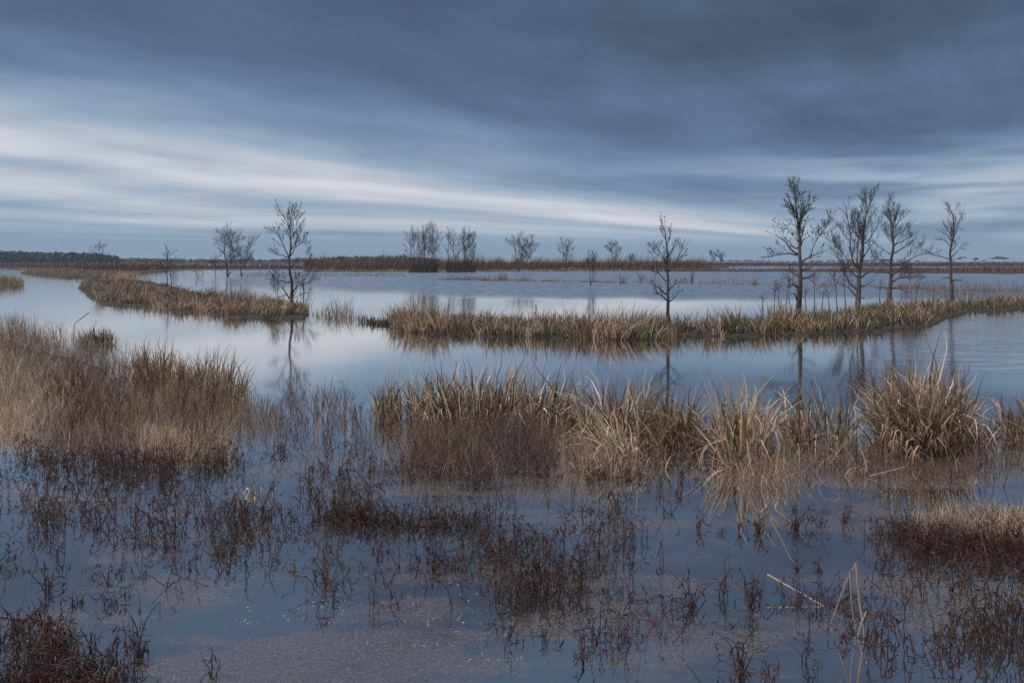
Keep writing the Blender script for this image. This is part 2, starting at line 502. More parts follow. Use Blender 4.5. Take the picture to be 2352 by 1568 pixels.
def g_ruffle(PX, PY, X, Y):
    sm = lambda a, b, v: np.clip((v - a) / (b - a), 0, 1) ** 2 * (3 - 2 * np.clip((v - a) / (b - a), 0, 1))
    edge = np.interp(PX, [430, 590, 830, 1180, 1600, 2352], [642, 661, 672, 684, 687, 685]) + 1.2 * np.sin(PX / 41) * np.sin(PX / 97)
    edge = edge + 3 * np.sin(PX / 140 + 0.6) * np.sin(PX / 53)
    r = 1 - sm(edge - 16, edge + 7, PY)
    r *= sm(380, 620, PX)
    # a light breeze by the right-hand bank
    r2 = sm(1900, 2300, PX) * sm(715, 735, PY) * (1 - sm(790, 880, PY)) * 0.35
    r3 = (1 - sm(250, 500, PX)) * (1 - sm(700, 760, PY)) * 0.06
    return np.maximum.reduce([r, r2, r3])


def g_smear(PX, PY, X, Y):
    return np.clip((1060 - PY) / 220, 0.0, 1)


def g_film(PX, PY, X, Y):
    out = np.full(PX.shape, -2.0)
    m = (PY > 985) & (PX > -400) & (PX < 2700) & (PY < 1900)
    x, y = X[m], Y[m]; px, py = PX[m], PY[m]
    f = fbm(x * 0.5, y, 1.35, 5, 3.3) * 1.45
    bias = np.interp(py, [985, 1030, 1060, 1130, 1240, 1290, 1330, 1400, 1480, 1568], [-1.2, 0.15, 0.45, 0.4, 0.25, 0.0, 0.15, 0.4, 0.5, 0.55])
    bias += np.interp(px, [0, 300, 700, 1100, 1500, 1800, 2352], [-0.05, 0.0, 0.05, 0.05, 0.0, -0.12, -0.08]) * np.clip((py - 1100) / 200, 0, 1)
    bias += np.where((py < 1130) & (px < 600), -0.5, 0)
    out[m] = np.clip(f + bias, -2, 1.5)
    return out


water = sheet('water', lambda PX, PY, X, Y: np.zeros(PX.shape), M_WATER, {'ruffle': g_ruffle, 'smear': g_smear, 'film': g_film})


def roots(poly, n, z=-0.03):
    px, py = scatter(poly, n)
    X, Y = gx(px, py)
    return np.stack([X, Y, np.full(n, z)], -1), px, py


def stuff(mb, name, label, cat, mat=None):
    o = mb.build(name, mat or M_BLADE)
    return tag(o, label, cat, kind='stuff')


# ------------------------------------------------------------------ far country
def clump_tree_mass(mb, n, xr, Yr, hr, seed_h=None, mix=None, quads=46, wid=0.45):
    """crowns of a far wood: leafy tufts through each crown's volume"""
    for i in range(n):
        x = R.uniform(*xr); Y = R.uniform(*Yr); X = (x - CX) * Y / F
        hh = R.uniform(*hr) if seed_h is None else seed_h(x) * R.uniform(0.86, 1.02)
        rad = hh * wid * R.uniform(0.7, 1.1)
        u = R.normal(size=(quads, 3)); u /= np.linalg.norm(u, axis=1, keepdims=True); u *= R.uniform(0.3, 1, (quads, 1))
        c = np.array([X, Y, hh * 0.55]) + u * np.array([rad, rad, hh * 0.45])
        s = R.uniform(0.09, 0.20, (quads, 1)) * hh
        a = R.normal(size=(quads, 3)); a /= np.linalg.norm(a, axis=1, keepdims=True)
        b = np.cross(a, R.normal(size=(quads, 3))); b /= np.linalg.norm(b, axis=1, keepdims=True)
        V = np.stack([c - a * s, c + b * s * 0.8, c + a * s, c - b * s * 0.8], 1)
        mb.add(V, np.arange(quads * 4).reshape(-1, 4), np.array((0.03, 0.045, 0.03)))


fo = MB()
clump_tree_mass(fo, 900, (-420, 275), (1050, 1400), (15, 19), lambda x: float(np.interp(x, [-400, 0, 60, 220, 262, 280], [18, 18, 17.5, 16, 13, 8])))
o = fo.build('pine_forest', M_FOREST); tag(o, 'long dark blue-green pine forest along the horizon at far left', 'forest', kind='stuff')
fo = MB()
clump_tree_mass(fo, 700, (250, 1010), (1500, 2300), (7, 13), lambda x: float(np.interp(x, [250, 420, 600, 740, 820, 920, 1000], [12, 10, 9, 13, 16, 17, 11])), quads=30, wid=0.6)
o = fo.build('low_treeline', M_FOREST); tag(o, 'low hazy treeline on the horizon behind the reddish thicket', 'treeline', kind='stuff')
fo = MB()
clump_tree_mass(fo, 320, (1480, 2900), (2600, 3600), (8, 15), lambda x: float(np.interp(x, [1480, 1600, 1700, 1790, 1830, 1950, 2080, 2140, 2352, 2900], [7, 11, 14, 9, 8, 16, 15, 7, 8, 8])), quads=26, wid=0.8)
o = fo.build('distant_ridge_wood', M_FOREST); tag(o, 'faint blue wooded ridge far beyond the bare trees on the right', 'treeline', kind='stuff')


def veg(name, label, cat, poly, n, h, w, mix, lean=(0, 0), th0=0.25, th1=0.5, kink=0.04, segs=3, z=0.0):
    mb = MB()
    rt, px, py = roots(poly, n, z)
    hh = R.uniform(h[0], h[1], n)
    X, Y = rt[:, 0], rt[:, 1]
    lump = 0.75 + 0.35 * np.sin(X * 0.21 + 1) * np.sin(Y * 0.13 + X * 0.05) + 0.2 * np.sin(X * 0.9)
    blades(mb, rt, hh * np.clip(lump, 0.45, 1.3), np.maximum(w, 0.0) * R.uniform(0.6, 1.4, n), mix, lean, th0, th1, kink, segs)
    return stuff(mb, name, label, cat)


veg('willow_thicket', 'reddish-brown thicket of bare willow stems lining the far shore', 'thicket', [(700, 616), (1600, 613), (1640, 620), (1450, 622), (1200, 622.6), (1000, 624), (700, 624)],
    12000, (3.2, 5.4), 0.07, {'willow': 5, 'willow2': 3, 'umber': 2}, (0.22, 0), 0.2, 0.25)
veg('dry_sedge', 'thin fringe of straw-coloured sedge along the far shoreline', 'sedge', [(700, 622.6), (1000, 622.6), (1450, 620.8), (1640, 619), (1650, 620.5), (1450, 622.5), (1000, 624.6), (700, 624.6)],
    2600, (0.5, 1.3), 0.09, {'tan': 4, 'straw': 3, 'rust': 2}, (0.05, 0), 0.25, 0.4)
veg('marsh_scrub', 'brown marsh scrub spread across the flat land at far left', 'scrub', [(-500, 606), (720, 605), (740, 607), (340, 607), (325, 611), (560, 612.2), (740, 613), (740, 619), (420, 619.5), (300, 626), (70, 616), (0, 616), (-500, 616)],
    14000, (1.3, 3.3), 0.12, {'willow': 4, 'umber': 3, 'willow2': 3, 'tan': 1}, (0.1, 0))
veg('heath_scrub', 'dark brown scrub on the low land below the right horizon', 'scrub', [(1500, 604.5), (3000, 604.5), (3000, 612), (1700, 611), (1560, 612)],
    15000, (1.6, 3.4), 0.30, {'willow': 5, 'umber': 4, 'willow2': 3, 'straw': 0.6})
veg('shore_scrub', 'russet scrub edging the far water under the right horizon', 'scrub', [(1560, 609.5), (3000, 608.5), (3000, 612.4), (2000, 612.4), (1700, 611.4), (1560, 612.6)],
    7000, (1.5, 2.8), 0.16, {'willow2': 5, 'willow': 4, 'rust': 3, 'tan': 1.2})
veg('marsh_strip', 'long narrow strip of rusty marsh grass across the right-hand water', 'marsh grass', [(1500, 622.4), (1700, 621.4), (2000, 620), (2080, 618), (2352, 617), (2900, 616), (2900, 636), (2352, 629), (2050, 626.6), (1850, 624.3), (1500, 623.4)],
    9000, (0.8, 1.9), 0.09, {'willow2': 6, 'tan': 2, 'willow': 3, 'rust': 4})
veg('channel_reeds', 'low tan reed bank edging the winding channel at far left', 'reeds', [(45, 623), (140, 622), (240, 628), (330, 640), (240, 640), (160, 639), (60, 630)],
    3200, (0.8, 1.5), 0.05, {'tan': 5, 'straw': 4, 'rust': 2, 'brown': 2})
veg('islet_reeds', 'small reed islet cut by the left edge of the photo', 'reeds', LAND['left_islet'],
    2600, (0.7, 1.25), 0.032, {'tan': 5, 'straw': 4, 'brown': 3, 'rust': 2}, (0.05, 0))
# reed tufts standing along the sunken dyke
mb = MB()
for a, b, n, hh, dens in ((540, 930, 700, 0.55, 634), (1010, 1120, 300, 0.5, 643), (1145, 1165, 90, 0.7, 643)):
    px = R.uniform(a, b, n); py = dens + R.normal(0, 0.8, n)
    X, Y = gx(px, py); blades(mb, np.stack([X, Y, np.full(n, -0.02)], -1), R.uniform(0.3, 1.2, n) * hh * 1.6, 0.03, {'tan': 3, 'brown': 3, 'willow2': 2}, segs=3)
for k in range(46):
    c = R.uniform(1120, 2300); n = int(R.uniform(8, 50)); py0 = np.interp(c, [1000, 1300, 1500, 1750, 2000, 2352], [643, 646, 650.5, 655, 661, 672])
    px = c + R.normal(0, R.uniform(2, 12), n); py = py0 + R.normal(0, 0.5, n); X, Y = gx(px, py)
    blades(mb, np.stack([X, Y, np.full(n, -0.02)], -1), R.uniform(0.35, 1.0, n) * R.uniform(0.6, 1.3), 0.026, {'straw': 3, 'tan': 3, 'rust': 2, 'brown': 1}, segs=3, th0=0.18)
n = 900; px = R.uniform(1120, 2352, n); py = np.interp(px, [1000, 1300, 1500, 1750, 2000, 2352], [643, 646, 650.5, 655, 661, 672]) + R.normal(0, 0.4, n); X, Y = gx(px, py)
blades(mb, np.stack([X, Y, np.full(n, -0.02)], -1), R.uniform(0.05, 0.45, n), 0.026, {'tan': 3, 'brown': 2}, segs=3)
stuff(mb, 'dyke_tufts', 'broken line of straw tufts along a sunken dyke across open water', 'reeds')
mb = MB()
rt, px, py = roots([(2090, 662), (2352, 668), (2700, 674), (2700, 690), (2352, 686), (2200, 690), (2060, 686)], 1500, -0.03)
blades(mb, rt, R.uniform(0.4, 1.5, 1500), 0.014, {'umber': 4, 'willow': 3, 'brown': 2, 'tan': 1}, segs=3, th0=0.2)
stuff(mb, 'flooded_brush', 'sparse leafless brush standing in water behind the right bank', 'brush')

# ------------------------------------------------------------------ mid-distance reed banks
REED = {'tan': 5, 'straw': 4.5, 'pale': 2, 'rust': 3, 'brown': 3, 'dark': 1}


def reed_bank(name, label, poly, n, h, w, mix=REED, lean=(0, 0), green=0.35, front=None, th0=0.28, th1=0.75, lumpf=0.5, edge_green=True):
    mb = MB()
    nt_ = max(8, n // 34)
    ct, px, py = roots(poly, nt_, 0.0)
    th_ = np.clip(R.normal(0.85, 0.24, nt_), 0.35, 1.4)            # each tussock has its own height, spread, lean and colour
    big = 0.9 + 0.28 * np.sin(ct[:, 0] * 0.9 + 2) * np.sin(ct[:, 1] * 0.6 + ct[:, 0] * 0.3)
    ta = R.uniform(0, 2 * np.pi, nt_); tl = R.uniform(0, 0.28, nt_)
    kind = R.integers(0, 4, nt_)
    idx = R.integers(0, nt_, n)
    off = R.normal(0, 0.13, (n, 2)) * R.uniform(0.6, 1.5, nt_)[idx][:, None]
    rt = ct[idx].copy(); rt[:, :2] += off
    hh = R.uniform(h[0], h[1], n) * (th_ * big)[idx] * np.where(R.random(n) < 0.06, 1.4, 1)
    az = np.arctan2(off[:, 1], off[:, 0]) + R.normal(0, 0.7, n)
    sets = (mix, {**mix, 'pale': mix.get('pale', 1) * 3, 'straw': 8}, {**mix, 'rust': 7, 'brown': 6}, {**mix, 'olive': 3, 'brown': 3})
    for kd in range(4):
        for q in range(3):
            m = (kind[idx] == kd) & (idx % 3 == q)
            if m.any():
                blades(mb, rt[m], hh[m], w * R.uniform(0.5, 1.4, m.sum()), sets[kd], (lean[0] + 0.16 * (q - 1), lean[1]), th0, th1, 0.12, 5, az=az[m])
    # green shoots low down, in tufts
    k = int(n * green)
    rt2, px2, py2 = roots(poly, k, 0.0)
    keep = (np.sin(px2 * 0.06 + 1.1) + np.sin(px2 * 0.023) + 0.8 * R.normal(size=k)) > 0.4
    rt2 = rt2[keep]; k = len(rt2)
    blades(mb, rt2, R.uniform(h[0] * 0.45, h[1] * 0.62, k), w * R.uniform(0.7, 1.2, k), {'green': 4, 'olive': 4}, lean, 0.2, 0.3, 0.02, 4)
    # fallen litter at the waterline
    k = n // 4
    rt3, _, _ = roots(poly, k, 0.02)
    blades(mb, rt3, R.uniform(0.2, 0.5, k), w, {'brown': 3, 'dark': 7, 'rust': 1}, (0, 0), 0.9, 0.8, 0.2, 3)
    return mb


mb = reed_bank('', '', [(185, 648), (210, 642), (300, 643), (390, 657), (430, 670), (520, 685), (640, 697), (700, 708), (708, 720), (696, 728), (640, 733), (560, 729), (480, 721), (400, 714), (330, 702), (240, 698), (210, 685), (182, 664)],
               10000, (0.4, 0.86), 0.027, lean=(0.12, 0), mix={'tan': 5, 'straw': 4, 'pale': 1, 'rust': 2, 'brown': 2.5})
stuff(mb, 'reed_bank', 'tan reed peninsula running from the winding channel to the lone alder', 'reeds')
mb = reed_bank('', '', LAND['reed_spit'], 4600, (0.4, 0.95), 0.024, lean=(0.05, 0), green=0.7)
stuff(mb, 'reed_bank', 'tussocky reed spit in mid water with green shoots at its left end', 'reeds')
mb = reed_bank('', '', LAND['reed_spit2'], 1900, (0.4, 0.9), 0.024, lean=(0.35, 0), green=0.7)
stuff(mb, 'reed_bank', 'wind-combed reed tussock leaning right beside the slender tree', 'reeds')
mb = reed_bank('', '', [(1548, 762), (1650, 752), (1760, 742), (1900, 726), (2050, 711), (2180, 700), (2352, 690), (2800, 670), (2800, 696), (2352, 709), (2220, 715), (2165, 733), (2120, 750), (2060, 758), (1950, 764), (1800, 770), (1650, 772), (1552, 771)],
               10500, (0.4, 0.95), 0.027, green=0.6)
stuff(mb, 'reed_bank', 'broad tan reed bank under the group of bare trees at right', 'reeds')
# gap between the two spits and other thin stands
for nm, lb, poly, n, hr in (('reed_tuft', 'small isolated reed tuft in the gap right of the lone alder', [(735, 722), (775, 714), (800, 720), (818, 729), (775, 733), (750, 730)], 120, (0.2, 1.15)),
                            ('sparse_reeds', 'thin scatter of short reeds between the tuft and the reed spit', [(715, 722), (890, 735), (890, 748), (720, 730)], 170, (0.15, 0.55)),
                            ('sparse_reeds', 'sparse reed stems joining the two mid-water tussocks', [(1320, 762), (1350, 762), (1350, 778), (1320, 777)], 160, (0.4, 1.0)),
                            ('sparse_reeds', 'sparse reed stems around the foot of the slender tree', [(1515, 762), (1560, 762), (1560, 776), (1515, 778)], 260, (0.3, 0.9))):
    mb = MB(); rt, px, py = roots(poly, n, -0.03); blades(mb, rt, R.uniform(*hr, n), 0.015, {'tan': 3, 'rust': 2, 'brown': 2, 'dark': 2, 'olive': 1}, th0=0.2, kink=0.15)
    stuff(mb, nm, lb, 'reeds')
mb = MB(); rt, px, py = roots([(820, 737), (895, 740), (905, 748), (860, 748)], 300, 0.003)
blades(mb, rt, R.uniform(0.1, 0.35, 300), 0.03, {'dark': 5, 'brown': 1}, th0=1.4, th1=0.3, segs=3)
stuff(mb, 'reed_litter', 'dark raft of drowned reed litter left of the reed spit', 'litter')

# ------------------------------------------------------------------ trees
c1 = crop(750, 600, 4.356); c3 = crop(2250, 560, 3.92); c4 = crop(2500, 560, 3.92); c2 = crop(1540, 680, 3.055)
T1 = [c1(l) for l in [
    [(538, 1400), (545, 1230), (548, 1080), (528, 900), (525, 770), (552, 650), (540, 480), (490, 340), (430, 200), (385, 130)],
    [(540, 480), (600, 420), (612, 270), (630, 170), (580, 90)], [(520, 760), (480, 660), (420, 510), (340, 410), (260, 390)],
    [(515, 760), (430, 720), (290, 705), (210, 650)], [(555, 630), (620, 520), (680, 380), (720, 330)], [(540, 740), (620, 610), (720, 560), (820, 575)],
    [(470, 620), (380, 580), (310, 510)], [(490, 340), (560, 250), (540, 150)], [(610, 270), (680, 220), (720, 180)], [(430, 200), (370, 200), (320, 170)],
    [(530, 1090), (430, 1060), (330, 1050), (230, 1035)], [(520, 1290), (440, 1170), (380, 1080), (300, 1000)], [(560, 1200), (620, 1110), (760, 1080), (850, 1010)],
    [(555, 1290), (600, 1180), (600, 1060), (650, 960)], [(570, 1290), (640, 1240), (720, 1215), (800, 1200)], [(530, 900), (600, 800), (650, 750)],
    [(345, 1330), (350, 1200), (335, 1050), (280, 960)], [(690, 1400), (705, 1200), (690, 1060), (740, 950)]]]
BX = c1([(538, 1395)])[0]
add_tree('alder_tree', 'lone leafless alder with seed cones on the tip of the left peninsula', BX, T1, 0.085, 'bare trees on the banks', levels=((0.115, 0.75), (0.12, 0.5), (0.10, 0.45)), catkins=500, depth=0.5)
T2 = [c2(l) for l in [
    [(1420, 985), (1425, 830), (1418, 670), (1420, 560), (1425, 430), (1412, 350), (1410, 240), (1395, 130), (1372, 0)],
    [(1425, 430), (1490, 320), (1540, 230), (1610, 140)], [(1412, 300), (1460, 200), (1490, 120)], [(1408, 330), (1350, 255), (1300, 180)],
    [(1400, 160), (1440, 70), (1440, 10)], [(1420, 640), (1340, 560), (1240, 500)], [(1422, 520), (1340, 430), (1230, 390)], [(1425, 590), (1490, 520), (1560, 500)],
    [(1420, 690), (1350, 620), (1280, 610)], [(1425, 700), (1490, 640), (1540, 560)], [(1395, 130), (1350, 60), (1345, 5)], [(1500, 310), (1560, 270), (1590, 260)]]]
BX2 = c2([(1420, 980)])[0]
add_tree('slender_tree', 'slender bare tree rising from shallow water between reed tussocks', BX2, T2, 0.062, 'bare trees on the banks', levels=((0.13, 0.7), (0.13, 0.5), (0.12, 0.45)), rmin=0.007, catkins=160, depth=0.5)
T3 = [c3(l) for l in [
    [(553, 1560), (575, 1300), (580, 1180), (580, 1000), (585, 830), (600, 700), (600, 560), (595, 470), (570, 380), (550, 280), (520, 160), (495, 60)],
    [(600, 480), (615, 370), (700, 290), (760, 200), (815, 150)], [(545, 290), (480, 250), (400, 230)], [(580, 810), (500, 745), (430, 640), (350, 580), (235, 530)],
    [(575, 740), (500, 700), (420, 620)], [(570, 825), (480, 780), (360, 795), (215, 820)], [(600, 880), (700, 820), (780, 780), (900, 735)],
    [(700, 820), (720, 680), (800, 560), (885, 380)], [(800, 560), (880, 530), (950, 480)], [(610, 700), (640, 620), (720, 580)], [(625, 975), (700, 950), (750, 905)],
    [(550, 1330), (500, 1240), (430, 1280)], [(580, 1080), (700, 1070), (770, 1010)], [(520, 160), (570, 110), (605, 70)], [(520, 160), (460, 130), (400, 120)],
    [(590, 470), (520, 430), (440, 470)], [(610, 380), (690, 400), (740, 380)], [(615, 330), (640, 250), (680, 150)], [(560, 1190), (490, 1150), (420, 1190)],
    [(570, 1050), (500, 1010), (440, 960)]]]
BX3 = c3([(553, 1555)])[0]
add_tree('bare_tree', 'tallest bare tree of the right bank with wide zigzag limbs', BX3, T3, 0.115, 'bare trees on the banks', levels=((0.11, 0.75), (0.11, 0.5), (0.085, 0.45)), catkins=1300, depth=0.6)
T4 = [c4(l) for l in [
    [(287, 1400), (300, 1250), (305, 1100), (330, 960), (365, 830), (350, 680), (345, 500), (340, 380), (370, 260), (430, 125)],
    [(300, 1100), (380, 1040), (480, 1000), (560, 930), (620, 800)], [(365, 830), (450, 720), (560, 590)], [(355, 700), (420, 600), (480, 460), (540, 370)],
    [(290, 990), (270, 830), (250, 640), (260, 500)], [(288, 1010), (200, 800), (190, 650), (165, 480), (130, 350), (110, 235)], [(280, 960), (130, 750), (60, 640), (0, 590)],
    [(270, 1080), (180, 950), (90, 890), (-10, 740)], [(288, 1220), (200, 1150), (150, 1030), (110, 940)], [(275, 1300), (180, 1180), (80, 1150)],
    [(310, 1180), (380, 1160), (470, 1110)], [(345, 480), (290, 380), (270, 280)], [(345, 500), (420, 400), (490, 270)], [(310, 950), (310, 800), (300, 640), (250, 430)],
    [(165, 480), (200, 380), (190, 280)], [(370, 260), (330, 190), (300, 150)], [(190, 650), (110, 540), (40, 420)], [(300, 1290), (380, 1330), (440, 1320)]]]
BX4 = c4([(287, 1395)])[0]
add_tree('bare_tree', 'spreading bare tree forking low into many upright limbs', BX4, T4, 0.12, 'bare trees on the banks', levels=((0.12, 0.75), (0.11, 0.5), (0.09, 0.45)), depth=0.6)
T5 = [c4(l) for l in [
    [(658, 1350), (665, 1200), (680, 1050), (660, 930), (685, 830), (710, 640), (715, 480), (700, 330), (640, 220)],
    [(658, 930), (655, 800), (665, 670), (620, 560), (590, 400), (600, 260)], [(715, 500), (790, 400), (910, 290)], [(700, 690), (800, 650), (920, 590), (970, 550)],
    [(690, 800), (800, 740), (900, 700), (1010, 640)], [(680, 950), (790, 900), (900, 820), (1060, 770)], [(690, 1030), (790, 980), (850, 930)],
    [(690, 1160), (740, 1090), (870, 1070), (1000, 1060), (1140, 1085)], [(655, 810), (560, 720), (480, 650)], [(655, 940), (540, 850), (440, 760)],
    [(660, 1020), (560, 1000), (480, 1050)], [(690, 560), (730, 400), (770, 270)], [(700, 330), (740, 260), (740, 200)], [(640, 600), (560, 540), (520, 460)],
    [(655, 1200), (580, 1180), (520, 1220)], [(690, 1190), (780, 1200), (850, 1250)], [(710, 600), (780, 540), (880, 450)]]]
BX5 = c4([(658, 1350)])[0]
add_tree('bare_tree', 'bushy round-headed bare tree with a long low right limb', BX5, T5, 0.125, 'bare trees on the banks', levels=((0.11, 0.75), (0.11, 0.5), (0.09, 0.45)), depth=0.6)
T6 = [c4(l) for l in [
    [(1385, 1345), (1395, 1180), (1385, 1030), (1390, 870), (1385, 750), (1395, 620), (1385, 500), (1385, 350), (1380, 280), (1340, 215)],
    [(1388, 300), (1450, 250), (1480, 205)], [(1383, 330), (1310, 300), (1245, 255)], [(1400, 580), (1470, 480), (1530, 380), (1560, 260)], [(1388, 660), (1330, 560), (1240, 520)],
    [(1395, 840), (1470, 780), (1560, 720), (1640, 740)], [(1388, 860), (1300, 820), (1190, 790)], [(1387, 1080), (1330, 1070), (1240, 1115)], [(1400, 1110), (1480, 1095), (1570, 1115)],
    [(1385, 450), (1330, 420), (1290, 430)], [(1480, 470), (1540, 510), (1570, 530)], [(1380, 360), (1420, 300), (1400, 240)], [(1385, 700), (1300, 620), (1240, 630)],
    [(1395, 760), (1450, 690), (1500, 640)]]]
BX6 = c4([(1385, 1345)])[0]
add_tree('bare_tree', 'thin bare tree standing apart nearest the right edge', BX6, T6, 0.10, 'bare trees on the banks', levels=((0.14, 0.7), (0.13, 0.5), (0.11, 0.45)), depth=0.5)

# saplings round the feet of the right-hand trees
sap = [(1778, 716, 645, 'thin leaning sapling leftmost beside the tallest bare tree'), (1792, 714, 640, 'forked sapling second from left by the tallest bare tree'),
       (1804, 715, 634, 'crooked sapling close left of the tallest bare tree'), (1815, 708, 610, 'tall dark sapling against the tallest tree trunk'),
       (1852, 712, 655, 'short sapling just right of the tallest tree trunk'), (1872, 712, 626, 'bushy-topped sapling midway between the two largest trees'),
       (1888, 710, 660, 'low thin sapling midway between the two largest trees'), (1905, 708, 650, 'paired thin sapling nearer the spreading tree'),
       (1923, 708, 618, 'straight sapling left of the spreading tree'), (1942, 700, 600, 'tall sapling touching the crown of the spreading tree'),
       (2020, 688, 640, 'small round shrub between the spreading and bushy trees'), (1752, 712, 668, 'shortest sapling at the left end of the tree group')]
for x, b, t, lb in sap:
    add_tree('sapling', lb, (x, b), wild_limbs((x, b), t, (b - t) * 0.5, 1, 6, R.normal(0, 0.2), 0.4), 0.022, 'saplings among the right-bank trees',
             levels=((0.09, 0.42), (0.07, 0.45)), rmin=0.005, cat='sapling')
# farther bare trees
G2 = 'bare trees across the water'
far = [
    ('bare_tree', 'small bare tree standing in the scrub below the pine forest', (228, 633), 551, 42, 1, 9, 0.10),
    ('bare_tree', 'low forked bare tree in water behind the left peninsula', (383, 661), 566, 52, 1, 8, 0.07),
    ('bare_tree', 'faint thin tree just left of the leafless clump', (495, 634), 584, 28, 1, 7, 0.07),
    ('bare_tree', 'heavy multi-stemmed leafless clump in the open water at left', (538, 635), 522, 88, 5, 8, 0.22),
    ('bare_tree', 'smaller stem close right of the leafless clump', (556, 634), 545, 40, 2, 8, 0.13),
    ('bare_tree', 'spindly tree right behind the lone alder', (712, 628), 568, 26, 1, 8, 0.07),
    ('flooded_tree', 'leftmost tree of the dense flooded grove with a low left limb', (944, 626), 531, 44, 1, 9, 0.14),
    ('flooded_tree', 'second tree from the left in the dense flooded grove', (956, 626), 525, 30, 2, 6, 0.13),
    ('flooded_tree', 'third tree of the dense flooded grove, split into two stems', (967, 626), 530, 26, 2, 6, 0.12),
    ('flooded_tree', 'tall centre tree of the dense flooded grove', (980, 626), 515, 34, 2, 7, 0.15),
    ('flooded_tree', 'tall tree next to the right end of the dense grove', (992, 626), 520, 28, 1, 8, 0.13),
    ('flooded_tree', 'rightmost tree of the dense flooded grove', (1001, 626), 514, 38, 2, 7, 0.14),
    ('flooded_tree', 'leftmost of the four slim trees right of the dense grove', (1030, 626), 528, 24, 1, 9, 0.12),
    ('flooded_tree', 'second of the four slim trees right of the dense grove', (1048, 626), 529, 28, 2, 7, 0.13),
    ('flooded_tree', 'third of the four slim trees, thick with shoots at its foot', (1069, 626), 532, 26, 3, 5, 0.12),
    ('flooded_tree', 'rightmost of the four slim trees right of the dense grove', (1084, 626), 530, 22, 2, 7, 0.12),
    ('bare_tree', 'round many-stemmed bare tree alone at the far shore', (1203, 624), 542, 66, 5, 5, 0.15),
    ('bare_tree', 'twin-stemmed bare tree behind the far thicket', (1300, 616), 547, 48, 2, 8, 0.2),
    ('bare_tree', 'small tree with a bushy dark foot on the sunken dyke', (1358, 655), 575, 34, 2, 8, 0.06),
    ('bare_tree', 'oval bare tree rising from the far thicket', (1410, 615), 550, 46, 2, 9, 0.2),
    ('bare_tree', 'dim bare tree half hidden behind the slender tree', (1502, 617), 553, 36, 1, 9, 0.14),
    ('bare_tree', 'left one of a tiny far pair of round trees', (1637, 609), 575, 20, 2, 6, 0.22),
    ('bare_tree', 'right one of a tiny far pair of round trees', (1655, 609), 573, 24, 2, 6, 0.22),
    ('bare_tree', 'smallest far tree right of the oval bare tree', (1450, 609), 583, 20, 2, 5, 0.2),
]
for nm, lb, b, t, w, st, nl, rb in far:
    Yd = H * F / (b[1] - HY); hm = (b[1] - t) * Yd / F
    low = 0.3 if nm == 'flooded_tree' else 0.3
    add_tree(nm, lb, b, wild_limbs(b, t, w, st, nl + 1, 0, low), rb * 0.62, 'trees of the flooded groves' if nm == 'flooded_tree' else G2,
             levels=((hm * 0.022, 0.5), (hm * 0.017, 0.5)), rmin=max(0.007, Yd * 0.00007), up=0.2, ang=(0.4, 1.0))
# shrubs
for x, b, t, w, lb in ((398, 656, 622, 26, 'dark shrub in water right of the low forked tree'), (460, 639, 617, 34, 'spreading low shrub near the leafless clump'),
                       (1430, 655, 628, 26, 'twiggy shrub right of the bushy-footed tree'), (1474, 650, 625, 22, 'twiggy shrub left of the slender tree'),
                       (1590, 650, 620, 10, 'thin shrub on the sunken dyke right of the slender tree')):
    Yd = H * F / (b - HY)
    add_tree('bare_shrub', lb, (x, b), wild_limbs((x, b), t, w, 5, 2, 0, 0.2), 0.035, 'bare shrubs in the open water', levels=((0.3, 0.4), (0.25, 0.4)), rmin=max(0.006, Yd * 0.0001), cat='shrub')
# willow shoots crowding the flooded grove
mb = MB()
n = 900; px = np.concatenate([R.uniform(940, 1006, 500), R.uniform(1025, 1092, 400)]); py = R.uniform(624.3, 626.2, n); X, Y = gx(px, py)
blades(mb, np.stack([X, Y, np.full(n, -0.05)], -1), R.uniform(1, 4.2, n), 0.05, {'dark': 5, 'umber': 3}, th0=0.12, th1=0.15, segs=3)
stuff(mb, 'willow_shoots', 'dark upright shoots crowding the feet of the flooded grove', 'shoots')


# far pines on the right horizon
def pine(x, Y, hm, w, lb, nm='pine_tree'):
    X = (x - CX) * Y / F
    root = empty(nm, (X, Y, 0)); tag(root, lb, 'tree', 'far evergreen trees on the horizon')
    tr = MB(); z = np.linspace(0, hm * 0.9, 6)
    P = np.stack([X + R.normal(0, hm * 0.012, 6), np.full(6, Y), z], -1)[None]
    tubes(tr, P, (np.linspace(1, 0.3, 6) * hm * 0.022)[None], np.array((0.05, 0.04, 0.035)), 6)
    tr.build('trunk', M_BARK, root)
    cr = MB(); q = 120
    nl = 6
    for k in range(nl):
        c0 = np.array([X + R.uniform(-1, 1) * w * 0.5, Y + R.uniform(-1, 1) * w * 0.5, hm * R.uniform(0.68, 0.95)])
        u = R.normal(size=(q // nl, 3)) * np.array([w * 0.22, w * 0.22, hm * 0.05]); c = c0 + u
        s = R.uniform(0.03, 0.075, (len(c), 1)) * hm
        a = R.normal(size=c.shape); a /= np.linalg.norm(a, axis=1, keepdims=True); b = np.cross(a, R.normal(size=c.shape)); b /= np.linalg.norm(b, axis=1, keepdims=True)
        cr.add(np.stack([c - a * s, c + b * s, c + a * s, c - b * s], 1), np.arange(len(c) * 4).reshape(-1, 4), np.array((0.03, 0.05, 0.03)))
    cr.build('crown', M_FOREST, root)


